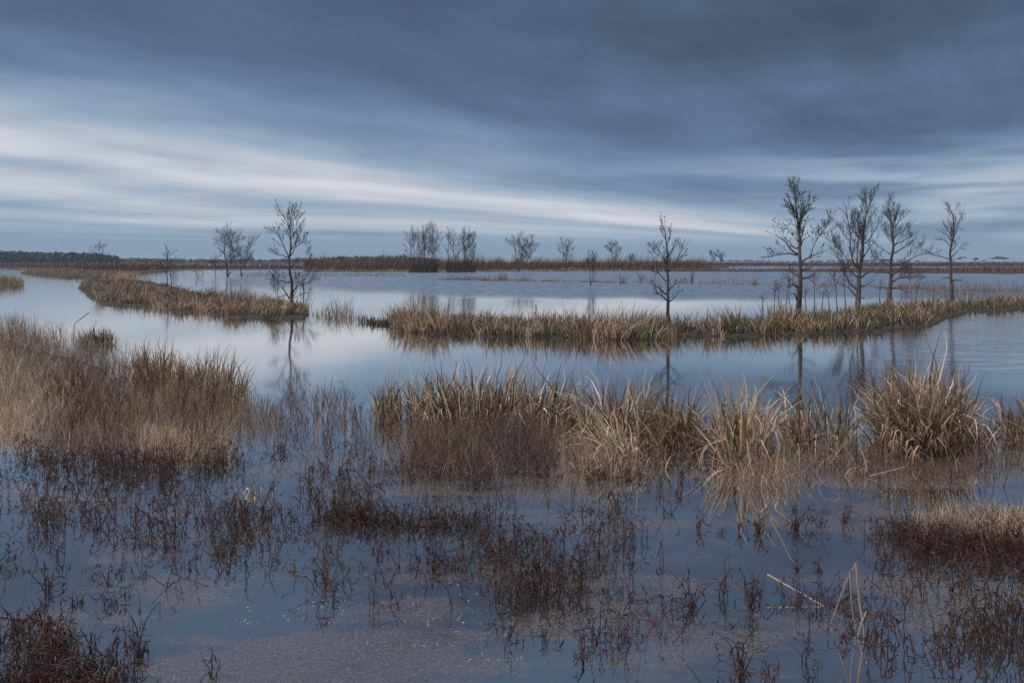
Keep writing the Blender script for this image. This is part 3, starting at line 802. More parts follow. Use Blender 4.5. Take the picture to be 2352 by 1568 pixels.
for x, Y, hm, w, lb in ((2209, 900, 8.5, 6.5, 'flat-topped lone pine on the right horizon'), (2241, 950, 8, 4, 'narrow pine just right of the flat-topped one'),
                        (2288, 820, 8.5, 7, 'left half of the broad pine pair at far right'), (2302, 830, 8, 7.5, 'right half of the broad pine pair at far right'),
                        (2186, 1000, 6.5, 4, 'tiny pine left of the flat-topped one'), (2032, 800, 6, 7, 'low round evergreen behind the bushy bare tree'),
                        (782, 600, 6.8, 4.5, 'dark rounded evergreen above the thicket at left centre'), (577, 640, 6.6, 4.5, 'dark evergreen beyond the leafless clump'),
                        (2262, 930, 5.5, 6, 'squat evergreen between narrow pine and pine pair')):
    pine(x, Y, hm, w, lb)
# a thin lattice mast on the left horizon
Xm = (424 - CX) * 1400 / F
root = empty('radio_mast', (Xm, 1400, 0)); tag(root, 'tiny pale mast on the left horizon above the treeline', 'mast')
mb = MB(); z = np.linspace(0, 14, 8)
for dx, dy in ((-1, -1), (1, -1), (0, 1)):
    s = np.linspace(0.9, 0.25, 8)
    tubes(mb, np.stack([Xm + dx * s, 1400 + dy * s, z], -1)[None], np.full((1, 8), 0.10), np.array((0.2,) * 3), 4)
for i in range(7):
    s = np.linspace(0.9, 0.25, 8)
    for (ax, ay), (bx, by) in (((-1, -1), (1, -1)), ((1, -1), (0, 1)), ((0, 1), (-1, -1))):
        tubes(mb, np.array([[[Xm + ax * s[i], 1400 + ay * s[i], z[i]], [Xm + bx * s[i + 1], 1400 + by * s[i + 1], z[i + 1]]]]), np.full((1, 2), 0.06), np.array((0.2,) * 3), 4)
mb.build('lattice', M_MAST, root)
mb = MB(); tubes(mb, np.array([[[Xm, 1400, 13.8], [Xm, 1400, 16.5]]]), np.full((1, 2), 0.09), np.array((0.2,) * 3), 5); mb.build('antenna', M_MAST, root)

# ------------------------------------------------------------------ foreground cattails and grasses
CAT = {'straw': 4.5, 'pale': 2.8, 'tan': 4, 'rust': 3.5, 'brown': 3.5, 'gold': 1.5, 'white': 0.35, 'dark': 1}


def clump(name, label, cat, poly, n, h, w, mix=CAT, green=0.12, fan=0.35, th1=0.85, kink=0.32, dome=True, group='cattail clumps near the camera', lean=(0, 0), litter=0.5, tall=0.05, segs=6):
    n = int(n * 0.55); w = w * 1.3
    px, py = scatter(poly, n)
    X, Y = gx(px, py); cx_, cy_ = X.mean(), Y.mean()
    root = empty(name, (float(cx_), float(cy_), 0)); tag(root, label, cat, group)
    hw = (X.max() - X.min()) / 2 + 1e-3
    u = (X - cx_) / hw; v = (Y - cy_) / ((Y.max() - Y.min()) / 2 + 1e-3)

    def fanned(mb, X, Y, u, v, hh, ww, mx, th0, t1, kk, sg):
        n = len(X)
        az = np.arctan2(v + R.normal(0, 0.75, n), u + R.normal(0, 0.75, n))
        rt = np.stack([X, Y, np.full(n, -0.03)], -1)
        r = np.clip(np.hypot(u, v), 0, 1.2)
        # outer blades lean further out
        for lo, hi, f in ((0, 0.45, 0.45), (0.45, 0.85, 0.85), (0.85, 3, 1.25)):
            m = (r >= lo) & (r < hi)
            if m.any(): blades(mb, rt[m], hh[m], ww[m], mx, lean, th0 * f, t1 * (0.75 + 0.55 * f), max(kk, 0.2) if th0 > 0.15 else kk, sg, az=az[m])
    dry = MB()
    hh = R.uniform(h[0] * 0.5, h[1], n) * (np.clip(1.05 - 0.38 * u ** 2, 0.5, 1.1) if dome else 1)
    hh = np.where(R.random(n) < tall, hh * R.uniform(1.1, 1.35, n), hh)
    fanned(dry, X, Y, u, v, hh, w * R.uniform(0.55, 1.35, n), mix, fan, th1, kink, segs)
    k = int(n * (litter + 0.35))
    if k:
        i = R.integers(0, n, k)
        rt = np.stack([X[i] + R.normal(0, 0.06, k), Y[i] + R.normal(0, 0.06, k), np.full(k, 0.0)], -1)
        blades(dry, rt, R.uniform(0.2, h[1] * 0.6, k), w * R.uniform(0.4, 1.0, k), {'brown': 4, 'rust': 3, 'tan': 2, 'dark': 6, 'straw': 1}, (0, 0), 0.75, 0.9, 0.3, 5)
    dry.build('dry_leaves', M_BLADE, root)
    k = int(n * green)
    if k:
        g = MB(); i = R.integers(0, n, k)
        fanned(g, X[i], Y[i], u[i], v[i], R.uniform(h[0] * 0.5, h[1] * 0.78, k), w * R.uniform(0.6, 1.1, k), {'green': 5, 'olive': 3}, fan * 0.8, 0.3, 0.03, 4)
        g.build('green_leaves', M_BLADE, root)
    return root


# right-hand dome
clump('cattail_clump', 'largest domed cattail clump, brown and straw, at right', 'cattail', LAND['fore_big_clump'], 1900, (0.8, 1.3), 0.016, {'tan': 5, 'straw': 4, 'rust': 5, 'gold': 1, 'pale': 1.6, 'brown': 3, 'white': 0.2}, 0.26, 0.42, 1.0, litter=0.7)
clump('cattail_clump', 'pale fan-shaped cattail clump left of the large dome', 'cattail', [(1650, 1010), (1730, 1000), (1775, 1030), (1760, 1070), (1680, 1082), (1640, 1050)], 420, (0.55, 1.2), 0.018, {'straw': 4, 'pale': 3, 'gold': 4, 'tan': 3, 'rust': 1}, 0.14, 0.33, 0.6, tall=0.12)
clump('cattail_clump', 'sparse upright cattails between pale fan clump and large dome', 'cattail', [(1790, 985), (1950, 980), (1960, 1035), (1800, 1045)], 210, (0.35, 1.0), 0.016, CAT, 0.22, 0.32, 0.8, dome=False)
clump('cattail_clump', 'small green-tinged cattail tuft at the right edge', 'cattail', [(2290, 985), (2360, 980), (2400, 1010), (2330, 1020)], 190, (0.35, 0.8), 0.014, CAT, 0.5, 0.4, 0.6)
clump('cattail_clump', 'small thin tuft between large dome and right edge', 'cattail', [(2225, 1000), (2275, 995), (2285, 1025), (2230, 1030)], 110, (0.3, 0.6), 0.012, CAT, 0.2, 0.4, 0.8)
# central belt
clump('cattail_clump', 'long dense cattail belt at the photo centre behind purple grass', 'cattail', [(940, 950), (1020, 935), (1180, 935), (1300, 950), (1330, 985), (1180, 995), (980, 985)], 1250, (0.5, 1.12), 0.016, CAT, 0.34, 0.32, 0.85, dome=False, tall=0.08)
clump('cattail_clump', 'small green tuft left of the central cattail belt', 'cattail', [(860, 945), (915, 942), (925, 972), (868, 975)], 150, (0.45, 0.85), 0.013, {'brown': 3, 'tan': 3, 'rust': 2, 'straw': 2}, 0.6, 0.22, 0.45)
clump('cattail_clump', 'tall straw cattails right of centre above the wispy tuft', 'cattail', [(1330, 985), (1480, 975), (1500, 1020), (1350, 1035)], 500, (0.5, 1.1), 0.017, {'straw': 4, 'pale': 3, 'gold': 2, 'tan': 4, 'rust': 3, 'brown': 2}, 0.1, 0.32, 0.9, dome=False, tall=0.12)
clump('cattail_clump', 'brown cattail stand ending the central belt on its right', 'cattail', [(1490, 985), (1590, 980), (1600, 1030), (1500, 1040)], 400, (0.4, 0.9), 0.015, {'tan': 4, 'rust': 4, 'brown': 4, 'straw': 2}, 0.25, 0.34, 0.8, dome=False, tall=0.1)
clump('cattail_clump', 'thin cattails between brown stand and pale fan clump', 'cattail', [(1590, 1000), (1650, 995), (1655, 1035), (1595, 1035)], 130, (0.3, 0.6), 0.012, {'brown': 4, 'rust': 3, 'dark': 2, 'tan': 2}, 0.1, 0.35, 0.6, dome=False)
clump('cattail_clump', 'collapsed sheaf of straw leaves arching left below centre', 'cattail', [(1370, 1030), (1450, 1030), (1470, 1060), (1400, 1075)], 200, (0.45, 0.75), 0.015, {'straw': 4, 'pale': 3, 'gold': 4}, 0.03, 0.3, 1.0, lean=(-0.45, 0))
# left group
clump('cattail_clump', 'upright orange-brown cattail clump on the left bank', 'cattail', [(300, 868), (390, 868), (400, 905), (310, 905)], 480, (0.6, 1.02), 0.017, {'rust': 4, 'tan': 5, 'straw': 3, 'brown': 3}, 0.03, 0.22, 0.35, tall=0.1)
clump('cattail_clump', 'brown cattail row running down to the water, left bank', 'cattail', [(395, 870), (480, 872), (565, 905), (560, 930), (480, 918), (400, 905)], 620, (0.5, 0.92), 0.016, {'rust': 4, 'tan': 4, 'straw': 3, 'brown': 4}, 0.05, 0.3, 0.5, dome=False, tall=0.1)
clump('cattail_clump', 'low green and brown tuft behind the left bank', 'cattail', [(175, 782), (255, 780), (270, 795), (185, 795)], 300, (0.3, 0.75), 0.016, {'brown': 4, 'dark': 3, 'tan': 3}, 0.45, 0.4, 0.6)


def grass(name, label, poly, n, h, w, mix, lean=(0, 0), th0=0.3, th1=0.8, kink=0.1, segs=5, z=0.0, soft=0.35, cat='grass'):
    mb = MB(); px, py = scatter(poly, n)
    px = px + R.normal(0, 30, n) * R.uniform(0, 1.4, n); py = py + R.normal(0, 8, n)
    X, Y = gx(px, py); rt = np.stack([X, Y, np.full(n, z)], -1)
    lump = 0.8 + soft * np.sin(X * 2.3 + 1) * np.sin(Y * 1.9 + X) + 0.2 * np.sin(X * 5.1 + Y * 3.7)
    blades(mb, rt, R.uniform(h[0], h[1], n) * np.clip(lump, 0.35, 1.4), w * R.uniform(0.6, 1.4, n), mix, lean, th0, th1, kink, segs)
    return stuff(mb, name, label, cat)


MAU = {'mauve': 5, 'umber': 4, 'brown': 2, 'tan': 1.2}
grass('tall_grass', 'reddish-brown grass along the top of the left bank', [(-150, 738), (0, 745), (90, 758), (140, 780), (130, 810), (-150, 815)], 2600, (0.25, 0.85), 0.009, {'rust': 4, 'mauve': 4, 'brown': 4, 'tan': 3}, th0=0.25, th1=0.4)
grass('golden_grass', 'soft pale golden grass covering the left edge of the bank', [(-200, 810), (60, 815), (150, 850), (170, 930), (140, 990), (60, 1005), (-200, 1000)], 8500, (0.2, 0.66), 0.0052, {'gold': 5, 'straw': 5, 'pale': 3, 'tan': 3}, th0=0.3, th1=0.7, lean=(-0.1, 0))
grass('brown_grass', 'mauve-brown wispy grass filling the middle of the left bank', [(60, 790), (260, 800), (330, 860), (420, 900), (380, 960), (330, 1000), (200, 1035), (100, 1000), (150, 930), (140, 850)], 7000, (0.2, 0.66), 0.0048, {'mauve': 5, 'brown': 3, 'tan': 3, 'umber': 3, 'straw': 1.5}, th0=0.25, th1=0.6)
grass('golden_grass', 'small blond grass patch low on the left bank above dark stems', [(330, 985), (480, 985), (510, 1030), (470, 1060), (340, 1045)], 2600, (0.2, 0.45), 0.0045, {'straw': 4, 'tan': 4, 'gold': 2, 'mauve': 3}, th0=0.4, th1=0.9)
grass('brown_grass', 'thin brown grass standing in water right of the left bank', [(400, 920), (560, 925), (660, 960), (640, 985), (520, 1010), (400, 1000)], 1900, (0.12, 0.5), 0.0045, {'mauve': 4, 'brown': 4, 'umber': 3, 'tan': 2}, th0=0.25, th1=0.5)
def brush(mb, rt, hh, mix, r=0.0028, spacing=0.05):
    n = len(rt); k = 6; t = np.linspace(0, 1, k)
    P = rt[:, None] + np.stack([np.zeros((n, k)), np.zeros((n, k)), t[None] * hh[:, None]], -1)
    P[..., :2] += (R.normal(0, 0.22, (n, 1, 2)) * t[None, :, None] + R.normal(0, 0.02, (n, k, 2)) * t[None, :, None]) * hh[:, None, None]
    rr = r * np.linspace(1.2, 0.6, k)[None] * np.ones((n, 1))
    tubes(mb, P, rr, tints(n, mix), 3)
    P, rr = offshoots(P, rr, spacing, 0.38, ang=(0.35, 0.8), rmin=r * 0.55, up=0.25, k=4, rfac=0.7); tubes(mb, P, rr, tints(len(P), mix), 3)
    P, rr = offshoots(P, rr, spacing * 0.7, 0.45, ang=(0.35, 0.8), rmin=r * 0.5, up=0.2, k=3, rfac=0.8); tubes(mb, P, rr, tints(len(P), mix), 3)


BR = {'mauve': 2, 'umber': 4, 'brown': 3, 'dark': 1}
mb = MB()
for cx_, cy_, n in ((690, 950, 14), (735, 945, 16), (780, 940, 26), (765, 960, 12), (660, 960, 14), (815, 975, 14), (700, 990, 16), (840, 1000, 10), (620, 970, 14)):
    px = R.normal(cx_, 18, n); py = R.normal(cy_, 8, n); X, Y = gx(px, py)
    brush(mb, np.stack([X, Y, np.full(n, -0.03)], -1), R.uniform(0.18, 0.52, n), BR)
stuff(mb, 'feathery_brush', 'sparse feathery stems in water left of the central belt', 'brush')
mb = MB(); px, py = scatter([(80, 900), (300, 870), (480, 930), (540, 1010), (500, 1060), (250, 1060), (120, 1000)], 150); X, Y = gx(px, py)
brush(mb, np.stack([X, Y, np.full(150, 0.0)], -1), R.uniform(0.3, 0.75, 150), {'umber': 4, 'dark': 3, 'weed': 3, 'mauve': 1})
stuff(mb, 'dark_brush', 'dark twiggy stems rising through the left bank grass', 'brush')
mb = MB(); px, py = scatter([(920, 1060), (1010, 1010), (1200, 1000), (1290, 1050), (1230, 1090), (1000, 1095)], 210); X, Y = gx(px, py)
brush(mb, np.stack([X, Y, np.full(210, 0.0)], -1), R.uniform(0.2, 0.58, 210), {'mauve': 4, 'umber': 4, 'dark': 1})
stuff(mb, 'purple_brush', 'fine purple-brown twigs tangled in the central grass mound', 'brush')
grass('purple_grass', 'hazy purple-brown grass mound in front of the central belt', [(930, 1020), (1010, 990), (1150, 985), (1280, 1015), (1300, 1060), (1230, 1090), (1080, 1100), (960, 1090), (915, 1060)], 3800, (0.12, 0.62), 0.0042, {'mauve': 6, 'umber': 4, 'brown': 3, 'tan': 1}, th0=0.62, th1=0.6, soft=0.45)
grass('straw_grass', 'wispy straw tuft slumped at the right end of the purple mound', [(1290, 1050), (1400, 1035), (1470, 1060), (1450, 1095), (1340, 1100)], 1000, (0.2, 0.48), 0.0055, {'tan': 4, 'straw': 4, 'mauve': 4, 'brown': 3}, th0=0.5, th1=1.0)
grass('straw_grass', 'tangled blond grass skirt under the pale fan clump', [(1660, 1060), (1760, 1050), (1830, 1090), (1810, 1125), (1720, 1110)], 600, (0.18, 0.42), 0.005, {'tan': 4, 'straw': 3, 'mauve': 4, 'brown': 3}, th0=0.55, th1=1.0)
grass('brown_grass', 'thin dark grass in water below the large dome', [(1800, 1040), (2300, 1030), (2352, 1060), (2300, 1095), (1850, 1095)], 1500, (0.08, 0.36), 0.005, {'umber': 4, 'brown': 4, 'dark': 3, 'mauve': 2, 'tan': 1}, th0=0.35, th1=0.7)
grass('dark_litter', 'matted dark stems under the blond grass of the right front mound', [(2030, 1215), (2200, 1190), (2352, 1190), (2600, 1190), (2600, 1285), (2352, 1275), (2120, 1270)], 3200, (0.08, 0.24), 0.005, {'weed': 4, 'dark': 4, 'umber': 3, 'wine': 2}, th0=0.9, th1=0.9, kink=0.3, cat='litter')
grass('blond_grass', 'bleached blond grass on top of the right front mound', [(2110, 1205), (2200, 1185), (2352, 1180), (2600, 1180), (2600, 1245), (2352, 1250), (2180, 1245)], 5500, (0.1, 0.30), 0.0038, {'straw': 4, 'gold': 3, 'tan': 4, 'mauve': 3, 'pale': 1.5}, th0=0.6, th1=1.0)


grass('sparse_reeds', 'single reeds scattered in water between left bank and central belt', [(560, 900), (700, 915), (930, 940), (940, 1000), (760, 1020), (560, 1000)], 170, (0.15, 0.6), 0.009, {'tan': 3, 'rust': 3, 'brown': 3, 'dark': 2, 'olive': 1}, th0=0.35, th1=0.7, kink=0.3, cat='reeds')
grass('sparse_reeds', 'bent reeds scattered in water before the right-hand clumps', [(1480, 1020), (1700, 1040), (2000, 1020), (2300, 1020), (2300, 1080), (1900, 1100), (1500, 1090)], 260, (0.12, 0.5), 0.010, {'tan': 4, 'rust': 3, 'brown': 4, 'dark': 3, 'straw': 2}, th0=0.5, th1=1.0, kink=0.35, cat='reeds')
# ------------------------------------------------------------------ dead smartweed: kinked wine-dark stems with shrivelled leaves
def weeds(mb, root, ln, rad=0.003, mixn=None, leaves=2.6, branch=0.8, droop=0.8):
    n = len(root)
    if n == 0: return
    k = 8
    th = R.uniform(0, 0.45, n)[:, None] + np.linspace(0, 1, k - 1)[None] ** 1.8 * (R.uniform(0.0, 1.9, n) * droop)[:, None] + R.normal(0, 0.16, (n, k - 1))
    kk_ = R.random((n, k - 1)) < 0.22; kk_[:, 0] = False
    th = th + np.cumsum(kk_ * R.normal(0.35, 0.75, (n, k - 1)), 1)
    az = R.uniform(0, 2 * np.pi, n)[:, None] + np.cumsum(R.normal(0, 0.25, (n, k - 1)) + kk_ * R.normal(0, 0.6, (n, k - 1)), 1)
    d = np.stack([np.sin(th) * np.cos(az), np.sin(th) * np.sin(az), np.cos(th)], -1) * (np.asarray(ln) / (k - 1))[:, None, None]
    P = np.concatenate([root[:, None], root[:, None] + np.cumsum(d, 1)], 1)
    P[:, 1:, 2] = np.maximum(P[:, 1:, 2], -0.02)
    rr = rad * np.linspace(1.15, 0.6, k)[None] * R.uniform(0.7, 1.3, n)[:, None]
    mixn = mixn or {'weed': 6, 'wine': 3, 'dark': 2, 'umber': 1}
    tubes(mb, P, rr, tints(n, mixn), 4)
    nb = int(n * branch)
    if nb:
        i = R.integers(0, n, nb); j = R.integers(2, k - 1, nb); s = P[i, j]
        kb = 4
        a = R.uniform(0, 2 * np.pi, nb); t0 = R.uniform(0.3, 1.6, nb)
        pts = [s]
        for q in range(kb - 1):
            t0 = t0 + R.normal(0.3, 0.3, nb); a = a + R.normal(0, 0.3, nb)
            pts.append(pts[-1] + np.stack([np.sin(t0) * np.cos(a), np.sin(t0) * np.sin(a), np.cos(t0)], -1) * (R.uniform(0.02, 0.05, nb))[:, None])
        B = np.stack(pts, 1); B[..., 2] = np.maximum(B[..., 2], -0.02)
        tubes(mb, B, rad * 0.7 * np.tile(np.array([[1, 0.9, 0.7, 0.5]]), (nb, 1)), tints(nb, mixn), 3)
    nl = int(n * leaves)
    if nl:
        i = R.integers(0, n, nl); j = R.integers(2, k, nl); s = P[i, j].copy()
        m = s[:, 2] > 0.02; s = s[m]; nl = len(s)
        a = R.uniform(0, 2 * np.pi, nl); kl = 5; ll = R.uniform(0.03, 0.085, nl)
        t0 = R.uniform(1.2, 2.4, nl); pts = [s]
        for q in range(kl - 1):
            t0 = np.clip(t0 + R.normal(0.25, 0.35, nl), 0.4, 3.6); a = a + R.normal(0, 0.4, nl)
            pts.append(pts[-1] + np.stack([np.sin(t0) * np.cos(a), np.sin(t0) * np.sin(a), np.cos(t0)], -1) * (ll / (kl - 1))[:, None])
        B = np.stack(pts, 1); B[..., 2] = np.maximum(B[..., 2], 0.002)
        prof = np.array([0.001, 0.004, 0.0052, 0.0038, 0.001])
        tubes(mb, B, np.tile(prof[None], (nl, 1)) * R.uniform(0.6, 1.25, nl)[:, None], tints(nl, mixn), 3)


def weed_patch(label, spec, name='smartweed'):
    """spec: list of (cx, cy, rx, ry, n stems, length range)"""
    mb = MB()
    for cx_, cy_, rx, ry, n, (l0, l1) in spec:
        n = max(2, int(n * 0.44))
        px = cx_ + R.normal(0, rx * 0.75, n); py = cy_ + R.normal(0, ry * 0.85, n)
        py = np.maximum(py, 990)
        X, Y = gx(px, py); rt = np.stack([X, Y, np.full(n, -0.04)], -1)
        weeds(mb, rt, R.uniform(l0, l1, n) * 0.95)
    return stuff(mb, name, label, 'weeds', M_STEM)


def spread(poly, nclump, size, nst, ln):
    px, py = scatter(poly, nclump)
    return [(x, y, size * R.uniform(0.4, 1.4) * (y / 1250), size * 0.35 * R.uniform(0.4, 1.3) * (y / 1250), max(2, int(nst * R.uniform(0.3, 1.6))), ln) for x, y in zip(px, py)]


weed_patch('dark tangled smartweed fringe along the foot of the left bank', spread([(20, 1030), (250, 1050), (540, 1040), (540, 1090), (300, 1110), (100, 1085)], 60, 46, 26, (0.15, 0.4)))
weed_patch('wine-dark dead smartweed standing in water below the left bank', spread([(-40, 1090), (150, 1110), (420, 1130), (520, 1160), (600, 1260), (520, 1300), (330, 1260), (180, 1210), (-40, 1240)], 66, 40, 14, (0.15, 0.42)) + [(335, 1250, 60, 20, 40, (0.2, 0.45)), (395, 1200, 60, 20, 40, (0.2, 0.45)), (500, 1260, 40, 15, 24, (0.15, 0.35)), (205, 1195, 50, 18, 24, (0.15, 0.35))])
weed_patch('dark smartweed lying on low water at the left edge', spread([(-60, 1230), (110, 1220), (130, 1290), (60, 1330), (-60, 1320)], 12, 30, 8, (0.12, 0.3)))
weed_patch('reddish smartweed cluster with straw on its crown, left of centre', [(568, 1195, 62, 30, 170, (0.2, 0.42)), (590, 1215, 70, 20, 50, (0.15, 0.35)), (545, 1190, 40, 16, 40, (0.15, 0.3))])
weed_patch('low matted smartweed mound stretching across left centre', [(790, 1195, 60, 12, 260, (0.12, 0.34)), (850, 1195, 70, 12, 240, (0.12, 0.32)), (960, 1208, 80, 10, 300, (0.1, 0.3)), (1060, 1205, 70, 12, 240, (0.1, 0.3)), (760, 1150, 60, 20, 80, (0.2, 0.5)), (815, 1160, 50, 20, 70, (0.2, 0.5))])
weed_patch('scattered smartweed in water left of the central belt', spread([(620, 1000), (840, 1010), (900, 1090), (880, 1140), (700, 1130), (620, 1080)], 40, 22, 10, (0.15, 0.4)))
weed_patch('smartweed fringe along the foot of the purple grass', spread([(900, 1060), (1280, 1080), (1480, 1085), (1440, 1120), (1100, 1120), (920, 1110)], 50, 30, 16, (0.12, 0.36)))
weed_patch('tall red-stemmed smartweed stand at lower centre', spread([(1120, 1220), (1440, 1190), (1480, 1260), (1460, 1400), (1340, 1420), (1190, 1380), (1100, 1290)], 44, 36, 14, (0.2, 0.5)) + [(1400, 1230, 60, 24, 60, (0.25, 0.5)), (1300, 1340, 60, 24, 60, (0.25, 0.5)), (1210, 1340, 50, 20, 40, (0.2, 0.45)), (1150, 1275, 40, 18, 60, (0.12, 0.3))])
weed_patch('round smartweed tufts before the matted mound', [(740, 1330, 36, 22, 46, (0.15, 0.4)), (985, 1305, 44, 14, 60, (0.12, 0.32)), (1035, 1300, 40, 14, 60, (0.12, 0.3)), (880, 1280, 36, 20, 26, (0.2, 0.4)), (765, 1290, 30, 20, 20, (0.15, 0.3))])
weed_patch('sparse smartweed in water at bottom centre', [(1150, 1465, 30, 12, 14, (0.12, 0.28)), (1380, 1480, 46, 16, 34, (0.15, 0.3)), (1440, 1460, 60, 20, 50, (0.15, 0.34)), (1400, 1520, 50, 14, 20, (0.1, 0.25)), (1470, 1400, 60, 24, 24, (0.15, 0.35)), (1570, 1420, 40, 24, 14, (0.15, 0.35)), (1230, 1455, 30, 12, 10, (0.12, 0.24))])
weed_patch('dark smartweed tangle along the right front mound', spread([(2010, 1215), (2120, 1240), (2352, 1265), (2500, 1265), (2500, 1300), (2300, 1300), (2050, 1265)], 50, 40, 26, (0.12, 0.36)))
weed_patch('thick wine-red smartweed mass filling the right lower corner', spread([(2070, 1310), (2352, 1300), (2560, 1320), (2560, 1560), (2352, 1540), (2200, 1480), (2080, 1400)], 50, 64, 15, (0.2, 0.5)) + [(2320, 1430, 90, 30, 90, (0.25, 0.5)), (2230, 1490, 80, 30, 60, (0.2, 0.45)), (2080, 1340, 40, 20, 26, (0.2, 0.4)), (2020, 1300, 30, 26, 16, (0.2, 0.45))])
weed_patch('low fallen smartweed raft beneath the pale leaning stick', [(1800, 1385, 60, 12, 44, (0.15, 0.34)), (1870, 1390, 70, 12, 44, (0.15, 0.34)), (1940, 1395, 50, 14, 30, (0.12, 0.34)), (1990, 1460, 60, 16, 50, (0.15, 0.4)), (2080, 1500, 80, 20, 46, (0.2, 0.5))])
weed_patch('matted dark smartweed filling the bottom left corner', spread([(-100, 1470), (60, 1440), (180, 1490), (270, 1560), (260, 1700), (-200, 1750)], 70, 44, 28, (0.15, 0.4)))
weed_patch('thin smartweed stems in water right of the central belt', spread([(1480, 1050), (1650, 1060), (1650, 1120), (1560, 1160), (1440, 1130)], 16, 16, 5, (0.12, 0.35)))
weed_patch('thin dark smartweed below the large dome', spread([(1900, 1070), (2352, 1060), (2352, 1130), (2000, 1150)], 26, 30, 7, (0.12, 0.38)))

weed_patch('thin stray smartweed stems dotted over the near water', spread([(20, 1090), (600, 1060), (1500, 1130), (1560, 1380), (1200, 1440), (700, 1400), (300, 1380), (20, 1350)], 130, 16, 5, (0.12, 0.36)))
# single dead plants that stand apart on the water
solo = [(1602, 1215, 7, 0.22, 'single hooked smartweed stalk left of the row in open water'), (1660, 1225, 4, 0.14, 'tiny bent stalk at the left of the row in open water'),
        (1742, 1222, 16, 0.24, 'bushiest of the small stalks in the row on open water'), (1700, 1218, 5, 0.2, 'short upright stalk left of the bushiest one'),
        (1828, 1215, 14, 0.26, 'triangular drooping stalk right of the bushiest one'), (1882, 1210, 8, 0.26, 'curled upright stalk right of the triangular one'),
        (1940, 1200, 7, 0.24, 'last bent stalk of the row near the right mound'), (1885, 1315, 7, 0.14, 'small folded stalk above the raft of fallen weed'),
        (1835, 1300, 4, 0.18, 'thin spike of dead weed above the pale stick'), (1725, 1400, 10, 0.30, 'twisted stalk left of the pale leaning stick'),
        (1660, 1370, 6, 0.36, 'long thin curved stalk in open water right of centre'), (1590, 1400, 12, 0.32, 'drooping stalk right of the red-stemmed stand'),
        (1700, 1545, 14, 0.30, 'arched stalk at the bottom right of centre'), (1850, 1520, 5, 0.30, 'straight dark reed stub at lower right'),
        (310, 1500, 7, 0.42, 'tall branching stalk above the bottom left tangle'), (490, 1555, 4, 0.2, 'short stub at the bottom edge left of centre'),
        (325, 1510, 9, 0.2, 'small domed weed right of the bottom left tangle'), (180, 1385, 6, 0.16, 'small flat weed on open water at lower left'),
        (265, 1390, 5, 0.2, 'forked weed stalk on open water at lower left'), (250, 1340, 5, 0.22, 'thin kinked stalk under the left weed bed'),
        (110, 1360, 9, 0.3, 'sprawling reddish stalk at the left edge'), (1240, 1310, 6, 0.3, 'drooping stalk rising through the red-stemmed stand'),
        (1540, 1180, 5, 0.26, 'upright dark stalk in the gap right of centre'), (1770, 1560, 8, 0.22, 'broken stub at the bottom edge right of centre')]
for x, y, n, L_, lb in solo:
    X, Y = gx(x, y); mb = MB()
    root = np.stack([X + R.normal(0, 0.012, n), Y + R.normal(0, 0.012, n), np.full(n, -0.03)], -1)
    weeds(mb, root, R.uniform(0.6, 1.25, n) * L_, leaves=2.5, branch=0.8)
    o = mb.build('dead_weed', M_STEM); tag(o, lb, 'dead weed', 'single dead weeds on open water')


def stick(name, label, pts, r, mix, mat=M_STEM, cat='stick', group=None, ends=(1, 0.6)):
    """pts: (px, py of the foot on the water, height in m)"""
    P = []
    for px, py, z in pts:
        X, Y = gx(px, py); P.append((X, Y, z))
    P = resample(np.array(P), 12); P[1:-1] += R.normal(0, 0.0013, (10, 3))
    mb = MB(); tubes(mb, P[None], (r * np.linspace(ends[0], ends[1], 12))[None], tints(1, mix, 0.05), 7)
    o = mb.build(name, mat); return tag(o, label, cat, group)


def lift(px, py, foot_py):
    """a point seen at (px,py) standing over the water at the depth of foot_py -> (px, foot_py, z)"""
    X, Y = gx(px, foot_py); return (px, foot_py, float((foot_py - py) * Y / F))


stick('fallen_stick', 'bleached pale stick leaning over the fallen weed raft', [lift(1762, 1318, 1356), lift(1892, 1391, 1391)], 0.0055, {'straw': 1}, cat='stick')
stick('bent_stalk', 'tall grey stalk folded over like an inverted V, right leg', [lift(1966, 1290, 1455), lift(1972, 1360, 1455), lift(1986, 1462, 1464)], 0.0085, {'tan': 1, 'mauve': 1}, cat='stalk', group='folded stalk legs')
stick('bent_stalk', 'slanting left leg of the folded grey stalk', [lift(1966, 1290, 1455), lift(1938, 1350, 1440), lift(1908, 1430, 1434)], 0.005, {'tan': 1}, cat='stalk', group='folded stalk legs')
stick('bent_stalk', 'middle leg of the folded grey stalk', [lift(1952, 1310, 1450), lift(1956, 1380, 1452), lift(1966, 1452, 1455)], 0.0065, {'mauve': 1}, cat='stalk', group='folded stalk legs')
stick('curled_leaf', 'pale curled dead leaf at the foot of the folded stalk', [lift(1990, 1402, 1462), lift(1978, 1430, 1462), lift(1970, 1462, 1464)], 0.0034, {'straw': 1}, cat='leaf')
stick('dark_reed', 'dark snapped reed leaning right of the red-stemmed stand', [lift(1622, 1376, 1480), lift(1546, 1478, 1482)], 0.005, {'dark': 1}, cat='reed')
stick('reed_post', 'single dark upright stick in the mid-water reed spit', [lift(1231, 700, 765), (1231, 765, -0.05)], 0.022, {'umber': 1}, cat='stick')
stick('grey_stick', 'thin grey twig above the bottom left tangle, leaning right', [lift(117, 1394, 1505), lift(75, 1497, 1505)], 0.0022, {'mauve': 1, 'tan': 1}, cat='twig')
stick('grey_stick', 'thin grey twig above the bottom left tangle, leaning left', [lift(92, 1391, 1480), lift(118, 1472, 1480)], 0.0022, {'mauve': 1, 'tan': 1}, cat='twig')
stick('floating_reed', 'straw reed stem floating below the large dome', [lift(1998, 1092, 1096), lift(2078, 1072, 1096)], 0.006, {'straw': 1}, cat='reed')
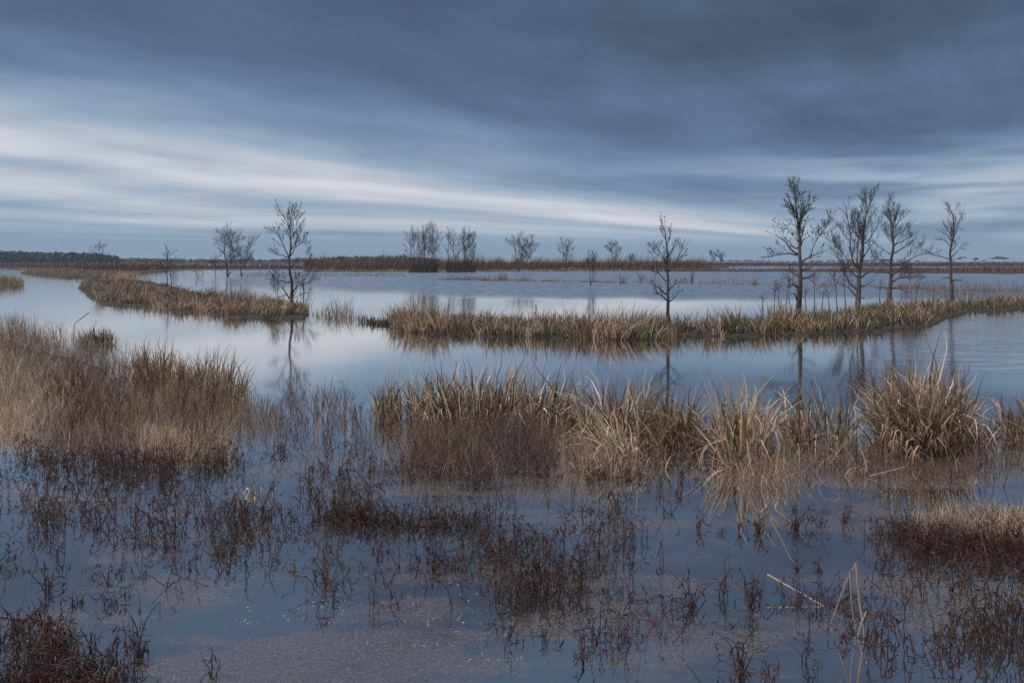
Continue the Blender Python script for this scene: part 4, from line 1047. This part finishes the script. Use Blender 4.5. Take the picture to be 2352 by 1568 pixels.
stick('slanting_reed', 'dark broken reed slanting above the tuft behind the left bank', [lift(205, 718, 772), lift(172, 742, 772), (168, 774, -0.02)], 0.014, {'dark': 1}, cat='reed')
# bleached straw on the red cluster left of centre
mb = MB(); n = 60; px = R.normal(575, 16, n); py = R.normal(1178, 4, n); X, Y = gx(px, py)
blades(mb, np.stack([X, Y, np.full(n, 0.12)], -1), R.uniform(0.1, 0.28, n), 0.007, {'pale': 3, 'mauve': 3, 'white': 1, 'brown': 3}, th0=0.7, th1=1.0, kink=0.5)
stuff(mb, 'bleached_straw', 'bleached straw draped over the reddish cluster left of centre', 'straw')

# ------------------------------------------------------------------ floating matter
n = 13000
px = R.uniform(-60, 2412, n); py = R.uniform(1000, 1640, n)
X, Y = gx(px, py)
f = fbm(X * 0.5, Y, 1.35, 5, 3.3) * 1.45
bias = np.interp(py, [985, 1030, 1060, 1130, 1240, 1290, 1330, 1400, 1480, 1568], [-1.2, -0.3, 0.05, 0.0, -0.05, -0.2, -0.1, 0.1, 0.2, 0.25])
bias += np.interp(px, [0, 300, 700, 1100, 1500, 1800, 2352], [-0.22, -0.1, 0.05, 0.08, -0.05, -0.2, -0.1])
keep = (f + bias + R.normal(0, 0.25, n)) > 0.28
X, Y, py_ = X[keep], Y[keep], py[keep]; n = len(X)
ln = R.uniform(0.006, 0.026, n) * np.where(R.random(n) < 0.06, 2.5, 1); wd = R.uniform(0.0008, 0.002, n); a = R.normal(0, 0.9, n)
dx, dy = np.cos(a) * ln / 2, np.sin(a) * ln / 2; ex, ey = -np.sin(a) * wd, np.cos(a) * wd
z = R.uniform(0.003, 0.006, n)
V = np.stack([np.stack([X - dx - ex, Y - dy - ey, z], -1), np.stack([X + dx - ex, Y + dy - ey, z], -1), np.stack([X + dx + ex, Y + dy + ey, z], -1), np.stack([X - dx + ex, Y - dy + ey, z], -1)], 1)
mb = MB(); mb.add(V, np.arange(4 * n).reshape(-1, 4), np.repeat(tints(n, {'mauve': 3, 'brown': 4, 'umber': 4, 'tan': 0.5}), 4, 0))
stuff(mb, 'floating_straw', 'short bits of brown straw drifting on the near water', 'straw', M_FLOAT)
mb = MB()
for cx_, cy_, sx, sy, n in ((720, 1395, 40, 10, 40), (790, 1375, 40, 8, 40), (880, 1375, 50, 8, 30), (820, 1440, 70, 10, 50), (620, 1420, 70, 14, 40), (560, 1430, 20, 4, 26), (1040, 1420, 50, 10, 60), (1060, 1455, 60, 5, 30), (1120, 1400, 60, 20, 40), (1160, 1520, 60, 6, 40), (700, 1490, 60, 20, 20), (1100, 1500, 150, 30, 40), (930, 1330, 100, 20, 30)):
    n = int(n * 0.45); px = R.normal(cx_, sx, n); py = R.normal(cy_, sy, n); X, Y = gx(px, py)
    for x, y in zip(X, Y):
        r = R.uniform(0.0013, 0.0042) * R.choice([0.7, 1, 1.3]); m = 7; aa = np.arange(m) * 2 * np.pi / m; rr = r * R.uniform(0.6, 1.2, m)
        ring = np.stack([x + np.cos(aa) * rr * 1.5, y + np.sin(aa) * rr, np.full(m, 0.0035)], -1)
        inner = np.stack([x + np.cos(aa) * rr * 0.5, y + np.sin(aa) * rr * 0.4, np.full(m, 0.0035 + r * 0.5)], -1)
        q = [[i, (i + 1) % m, m + (i + 1) % m, m + i] for i in range(m)]
        mb.add(np.concatenate([ring, inner]), q, np.array((0.36, 0.40, 0.45)))
stuff(mb, 'foam_flecks', 'white foam flecks scattered on the near water', 'foam', M_FLOAT)

# ------------------------------------------------------------------ air
bm_v = np.array([[x, y, z] for z in (-1.5, 22.0) for y in (-30, 4000.0) for x in (-4500.0, 4500.0)])
me = bpy.data.meshes.new('haze'); me.from_pydata(bm_v.tolist(), [], [(0, 2, 3, 1), (4, 5, 7, 6), (0, 1, 5, 4), (2, 6, 7, 3), (0, 4, 6, 2), (1, 3, 7, 5)]); me.update()
hz = bpy.data.objects.new('haze', me); COL.objects.link(hz); hz['kind'] = 'stuff'; hz['label'] = 'thin blue haze over the far marsh and horizon'; hz['category'] = 'haze'
m, nt, out = newmat('haze')
pv = nt.nodes.new('ShaderNodeVolumePrincipled'); pv.inputs['Color'].default_value = (0.62, 0.80, 1.0, 1); pv.inputs['Density'].default_value = 0.00013
pv.inputs['Density Attribute'].default_value = ''
m.cycles.homogeneous_volume = True; m.cycles.volume_sampling = 'DISTANCE'
pv.inputs['Anisotropy'].default_value = 0.2
nt.links.new(pv.outputs[0], out.inputs['Volume']); me.materials.append(m)

# ------------------------------------------------------------------ sky and light
SUN_EL, SUN_AZ = math.radians(60), math.radians(262)     # azimuth from +Y towards +X
w = bpy.data.worlds.new('World'); sc.world = w; w.use_nodes = True
nt = w.node_tree; nt.nodes.clear(); N = nt.nodes.new; L = nt.links.new


def mt(op, a, b=None, c=None, clamp=False):
    n = N('ShaderNodeMath'); n.operation = op; n.use_clamp = clamp
    for k, v in enumerate((a, b, c)):
        if v is None: continue
        if isinstance(v, (int, float)): n.inputs[k].default_value = v
        else: L(v, n.inputs[k])
    return n.outputs[0]


def mapr(v, a, b, c, d, smooth=True):
    n = N('ShaderNodeMapRange'); n.interpolation_type = 'SMOOTHSTEP' if smooth else 'LINEAR'
    L(v, n.inputs['Value'])
    for k, x in zip(('From Min', 'From Max', 'To Min', 'To Max'), (a, b, c, d)): n.inputs[k].default_value = x
    return n.outputs[0]


def noise2(x, y, scale, det=3, rough=0.5, off=0.0):
    cb = N('ShaderNodeCombineXYZ')
    L(x, cb.inputs[0]); L(y, cb.inputs[1]); cb.inputs[2].default_value = off
    n = N('ShaderNodeTexNoise'); n.inputs['Scale'].default_value = scale; n.inputs['Detail'].default_value = det; n.inputs['Roughness'].default_value = rough
    L(cb.outputs[0], n.inputs['Vector']); return n.outputs['Fac']


tc = N('ShaderNodeTexCoord'); sp = N('ShaderNodeSeparateXYZ'); L(tc.outputs['Generated'], sp.inputs[0])
dx, dy, dz = sp.outputs
el = mt('MAXIMUM', dz, 0.004)
KW = 0.724                                        # drift of the streaks: tan of their azimuth
across = mt('DIVIDE', mt('SUBTRACT', dx, mt('MULTIPLY', dy, KW)), el)
along = mt('DIVIDE', mt('ADD', mt('MULTIPLY', dx, KW), dy), el)
s = mt('LOGARITHM', mt('ADD', mt('ABSOLUTE', mt('MINIMUM', across, 0.0)), 1.0), math.e)
p = mt('LOGARITHM', mt('ADD', mt('ABSOLUTE', along), 1.0), math.e)
wob = mt('SUBTRACT', noise2(s, p, 1.3, 2, 0.5, 3.0), 0.5)
s2 = mt('SUBTRACT', mt('ADD', s, mt('MULTIPLY', wob, 0.22)), mapr(p, 1.44, 2.34, 0.0, 0.17, False))
streak = noise2(mt('MULTIPLY', s2, 2.6), mt('MULTIPLY', p, 1.0), 1.7, 3, 0.45, 7.0)
broad = noise2(mt('MULTIPLY', s2, 2.2), mt('MULTIPLY', p, 0.9), 1.9, 6, 0.62, 1.7)
cr = N('ShaderNodeValToRGB'); cr.color_ramp.interpolation = 'B_SPLINE'
stops = [(0.0, .15), (.5, .13), (.9, .13), (1.25, .15), (1.55, .175), (1.72, .205), (1.86, .24), (1.96, .29), (2.05, .36), (2.14, .42), (2.22, .46), (2.30, .48), (2.37, .44), (2.44, .33), (2.52, .33), (2.62, .41), (2.72, .42), (2.85, .37), (3.0, .36), (3.15, .30), (3.35, .28), (3.7, .31), (4.3, .35)]
e = cr.color_ramp.elements
e[0].position = 0; e[1].position = 1
for pos, lum in stops[1:-1]:
    x = e.new(pos / 4.3)
for el_, (pos, lum) in zip(e, stops):
    el_.color = (lum, lum, lum, 1)
L(mt('DIVIDE', s2, 4.3), cr.inputs['Fac'])
flat = noise2(mt('MULTIPLY', dx, 0.8), mt('MULTIPLY', el, 4.0), 3.0, 3, 0.5, 11.0)
fade = mapr(s, 0.9, 1.9, 0, 1)
mst = N('ShaderNodeMix'); mst.data_type = 'FLOAT'; L(fade, mst.inputs[0]); L(flat, mst.inputs[2]); L(streak, mst.inputs[3])
streak = mst.outputs[0]
lum = mt('MULTIPLY', cr.outputs['Color'], mapr(streak, 0.25, 0.75, 0.80, 1.22, False))
lum = mt('MULTIPLY', lum, mapr(broad, 0.25, 0.75, 0.84, 1.18, False))
lum = mt('MULTIPLY', lum, mapr(el, 0.08, 0.34, 1.3, 0.8))
deck = N('ShaderNodeMix'); deck.data_type = 'FLOAT'; L(fade, deck.inputs[0]); L(mapr(noise2(mt('MULTIPLY', dx, 1.0), mt('MULTIPLY', el, 3.2), 2.6, 4, 0.55, 21.0), 0.32, 0.68, 0.82, 1.34), deck.inputs[2]); deck.inputs[3].default_value = 1.0
lum = mt('MULTIPLY', lum, deck.outputs[0])
# the deck thins towards the right-hand horizon
right = mt('MULTIPLY', mapr(s, 1.1, 2.3, 1, 0), mapr(el, 0.05, 0.17, 1, 0))
rl = mapr(noise2(dx, mt('MULTIPLY', el, 9.0), 4.2, 3, 0.5, 5.0), 0.35, 0.62, 0.28, 0.58)
mixl = N('ShaderNodeMix'); mixl.data_type = 'FLOAT'; L(right, mixl.inputs[0]); L(lum, mixl.inputs[2]); L(rl, mixl.inputs[3])
lum = mixl.outputs[0]
low = mapr(el, 0.012, 0.05, 1, 0)
mixh = N('ShaderNodeMix'); mixh.data_type = 'FLOAT'; L(low, mixh.inputs[0]); L(lum, mixh.inputs[2]); mixh.inputs[3].default_value = 0.345
lum = mixh.outputs[0]
# colour from slate blue (dense) to pearl (thin)
cc = N('ShaderNodeValToRGB')
ce = cc.color_ramp.elements; ce[0].position = 0.0; ce[0].color = (0, 0, 0, 1)
ce[1].position = 1.0; ce[1].color = (1.0, 1.0, 1.02, 1)
for pos, col in ((0.12, (0.068, 0.102, 0.168)), (0.25, (0.142, 0.226, 0.360)), (0.40, (0.305, 0.41, 0.54)), (0.58, (0.55, 0.59, 0.66))):
    x = ce.new(pos); x.color = (*col, 1)
L(lum, cc.inputs['Fac'])
# hidden overhead part of an overcast sky is its brightest
zen = mapr(el, 0.5, 0.8, 0, 1)
mz = N('ShaderNodeMix'); mz.data_type = 'RGBA'; L(zen, mz.inputs[0]); L(cc.outputs[0], mz.inputs[6]); mz.inputs[7].default_value = (0.95, 0.97, 1.01, 1)
bg = N('ShaderNodeBackground'); L(mz.outputs[2], bg.inputs['Color']); bg.inputs['Strength'].default_value = 1.0
sky = N('ShaderNodeTexSky'); sky.sky_type = 'NISHITA'; sky.sun_disc = False; sky.sun_elevation = SUN_EL; sky.sun_rotation = SUN_AZ
bg2 = N('ShaderNodeBackground'); L(sky.outputs[0], bg2.inputs['Color']); bg2.inputs['Strength'].default_value = 0.05
ms = N('ShaderNodeMixShader'); ms.inputs['Fac'].default_value = 0.94        # cloud cover
L(bg2.outputs[0], ms.inputs[1]); L(bg.outputs[0], ms.inputs[2])
wo = N('ShaderNodeOutputWorld'); L(ms.outputs[0], wo.inputs['Surface'])

sl = bpy.data.lights.new('sun', 'SUN'); sl.energy = 3.2; sl.angle = math.radians(10); sl.color = (1.0, 0.95, 0.88)
so = bpy.data.objects.new('sun', sl); COL.objects.link(so)
dirv = Vector((math.sin(SUN_AZ) * math.cos(SUN_EL), math.cos(SUN_AZ) * math.cos(SUN_EL), math.sin(SUN_EL)))
so.rotation_euler = dirv.to_track_quat('Z', 'Y').to_euler()

cd = bpy.data.cameras.new('camera'); cam = bpy.data.objects.new('camera', cd); COL.objects.link(cam)
cam.location = (0, 0, H); cam.rotation_euler = (math.radians(90), 0, 0)
cd.lens = 28; cd.sensor_width = 36; cd.shift_y = -(784 - HY) / 2352
cd.clip_start = 0.05; cd.clip_end = 30000
sc.camera = cam
sc.view_settings.view_transform = 'Standard'; sc.view_settings.look = 'None'; sc.view_settings.exposure = 0; sc.view_settings.gamma = 1
sc.render.engine = 'CYCLES'
sc.cycles.use_denoising = False
sc.cycles.max_bounces = 6; sc.cycles.diffuse_bounces = 2; sc.cycles.glossy_bounces = 3; sc.cycles.transmission_bounces = 2
sc.cycles.volume_bounces = 0; sc.cycles.sample_clamp_direct = 6; sc.cycles.sample_clamp_indirect = 4
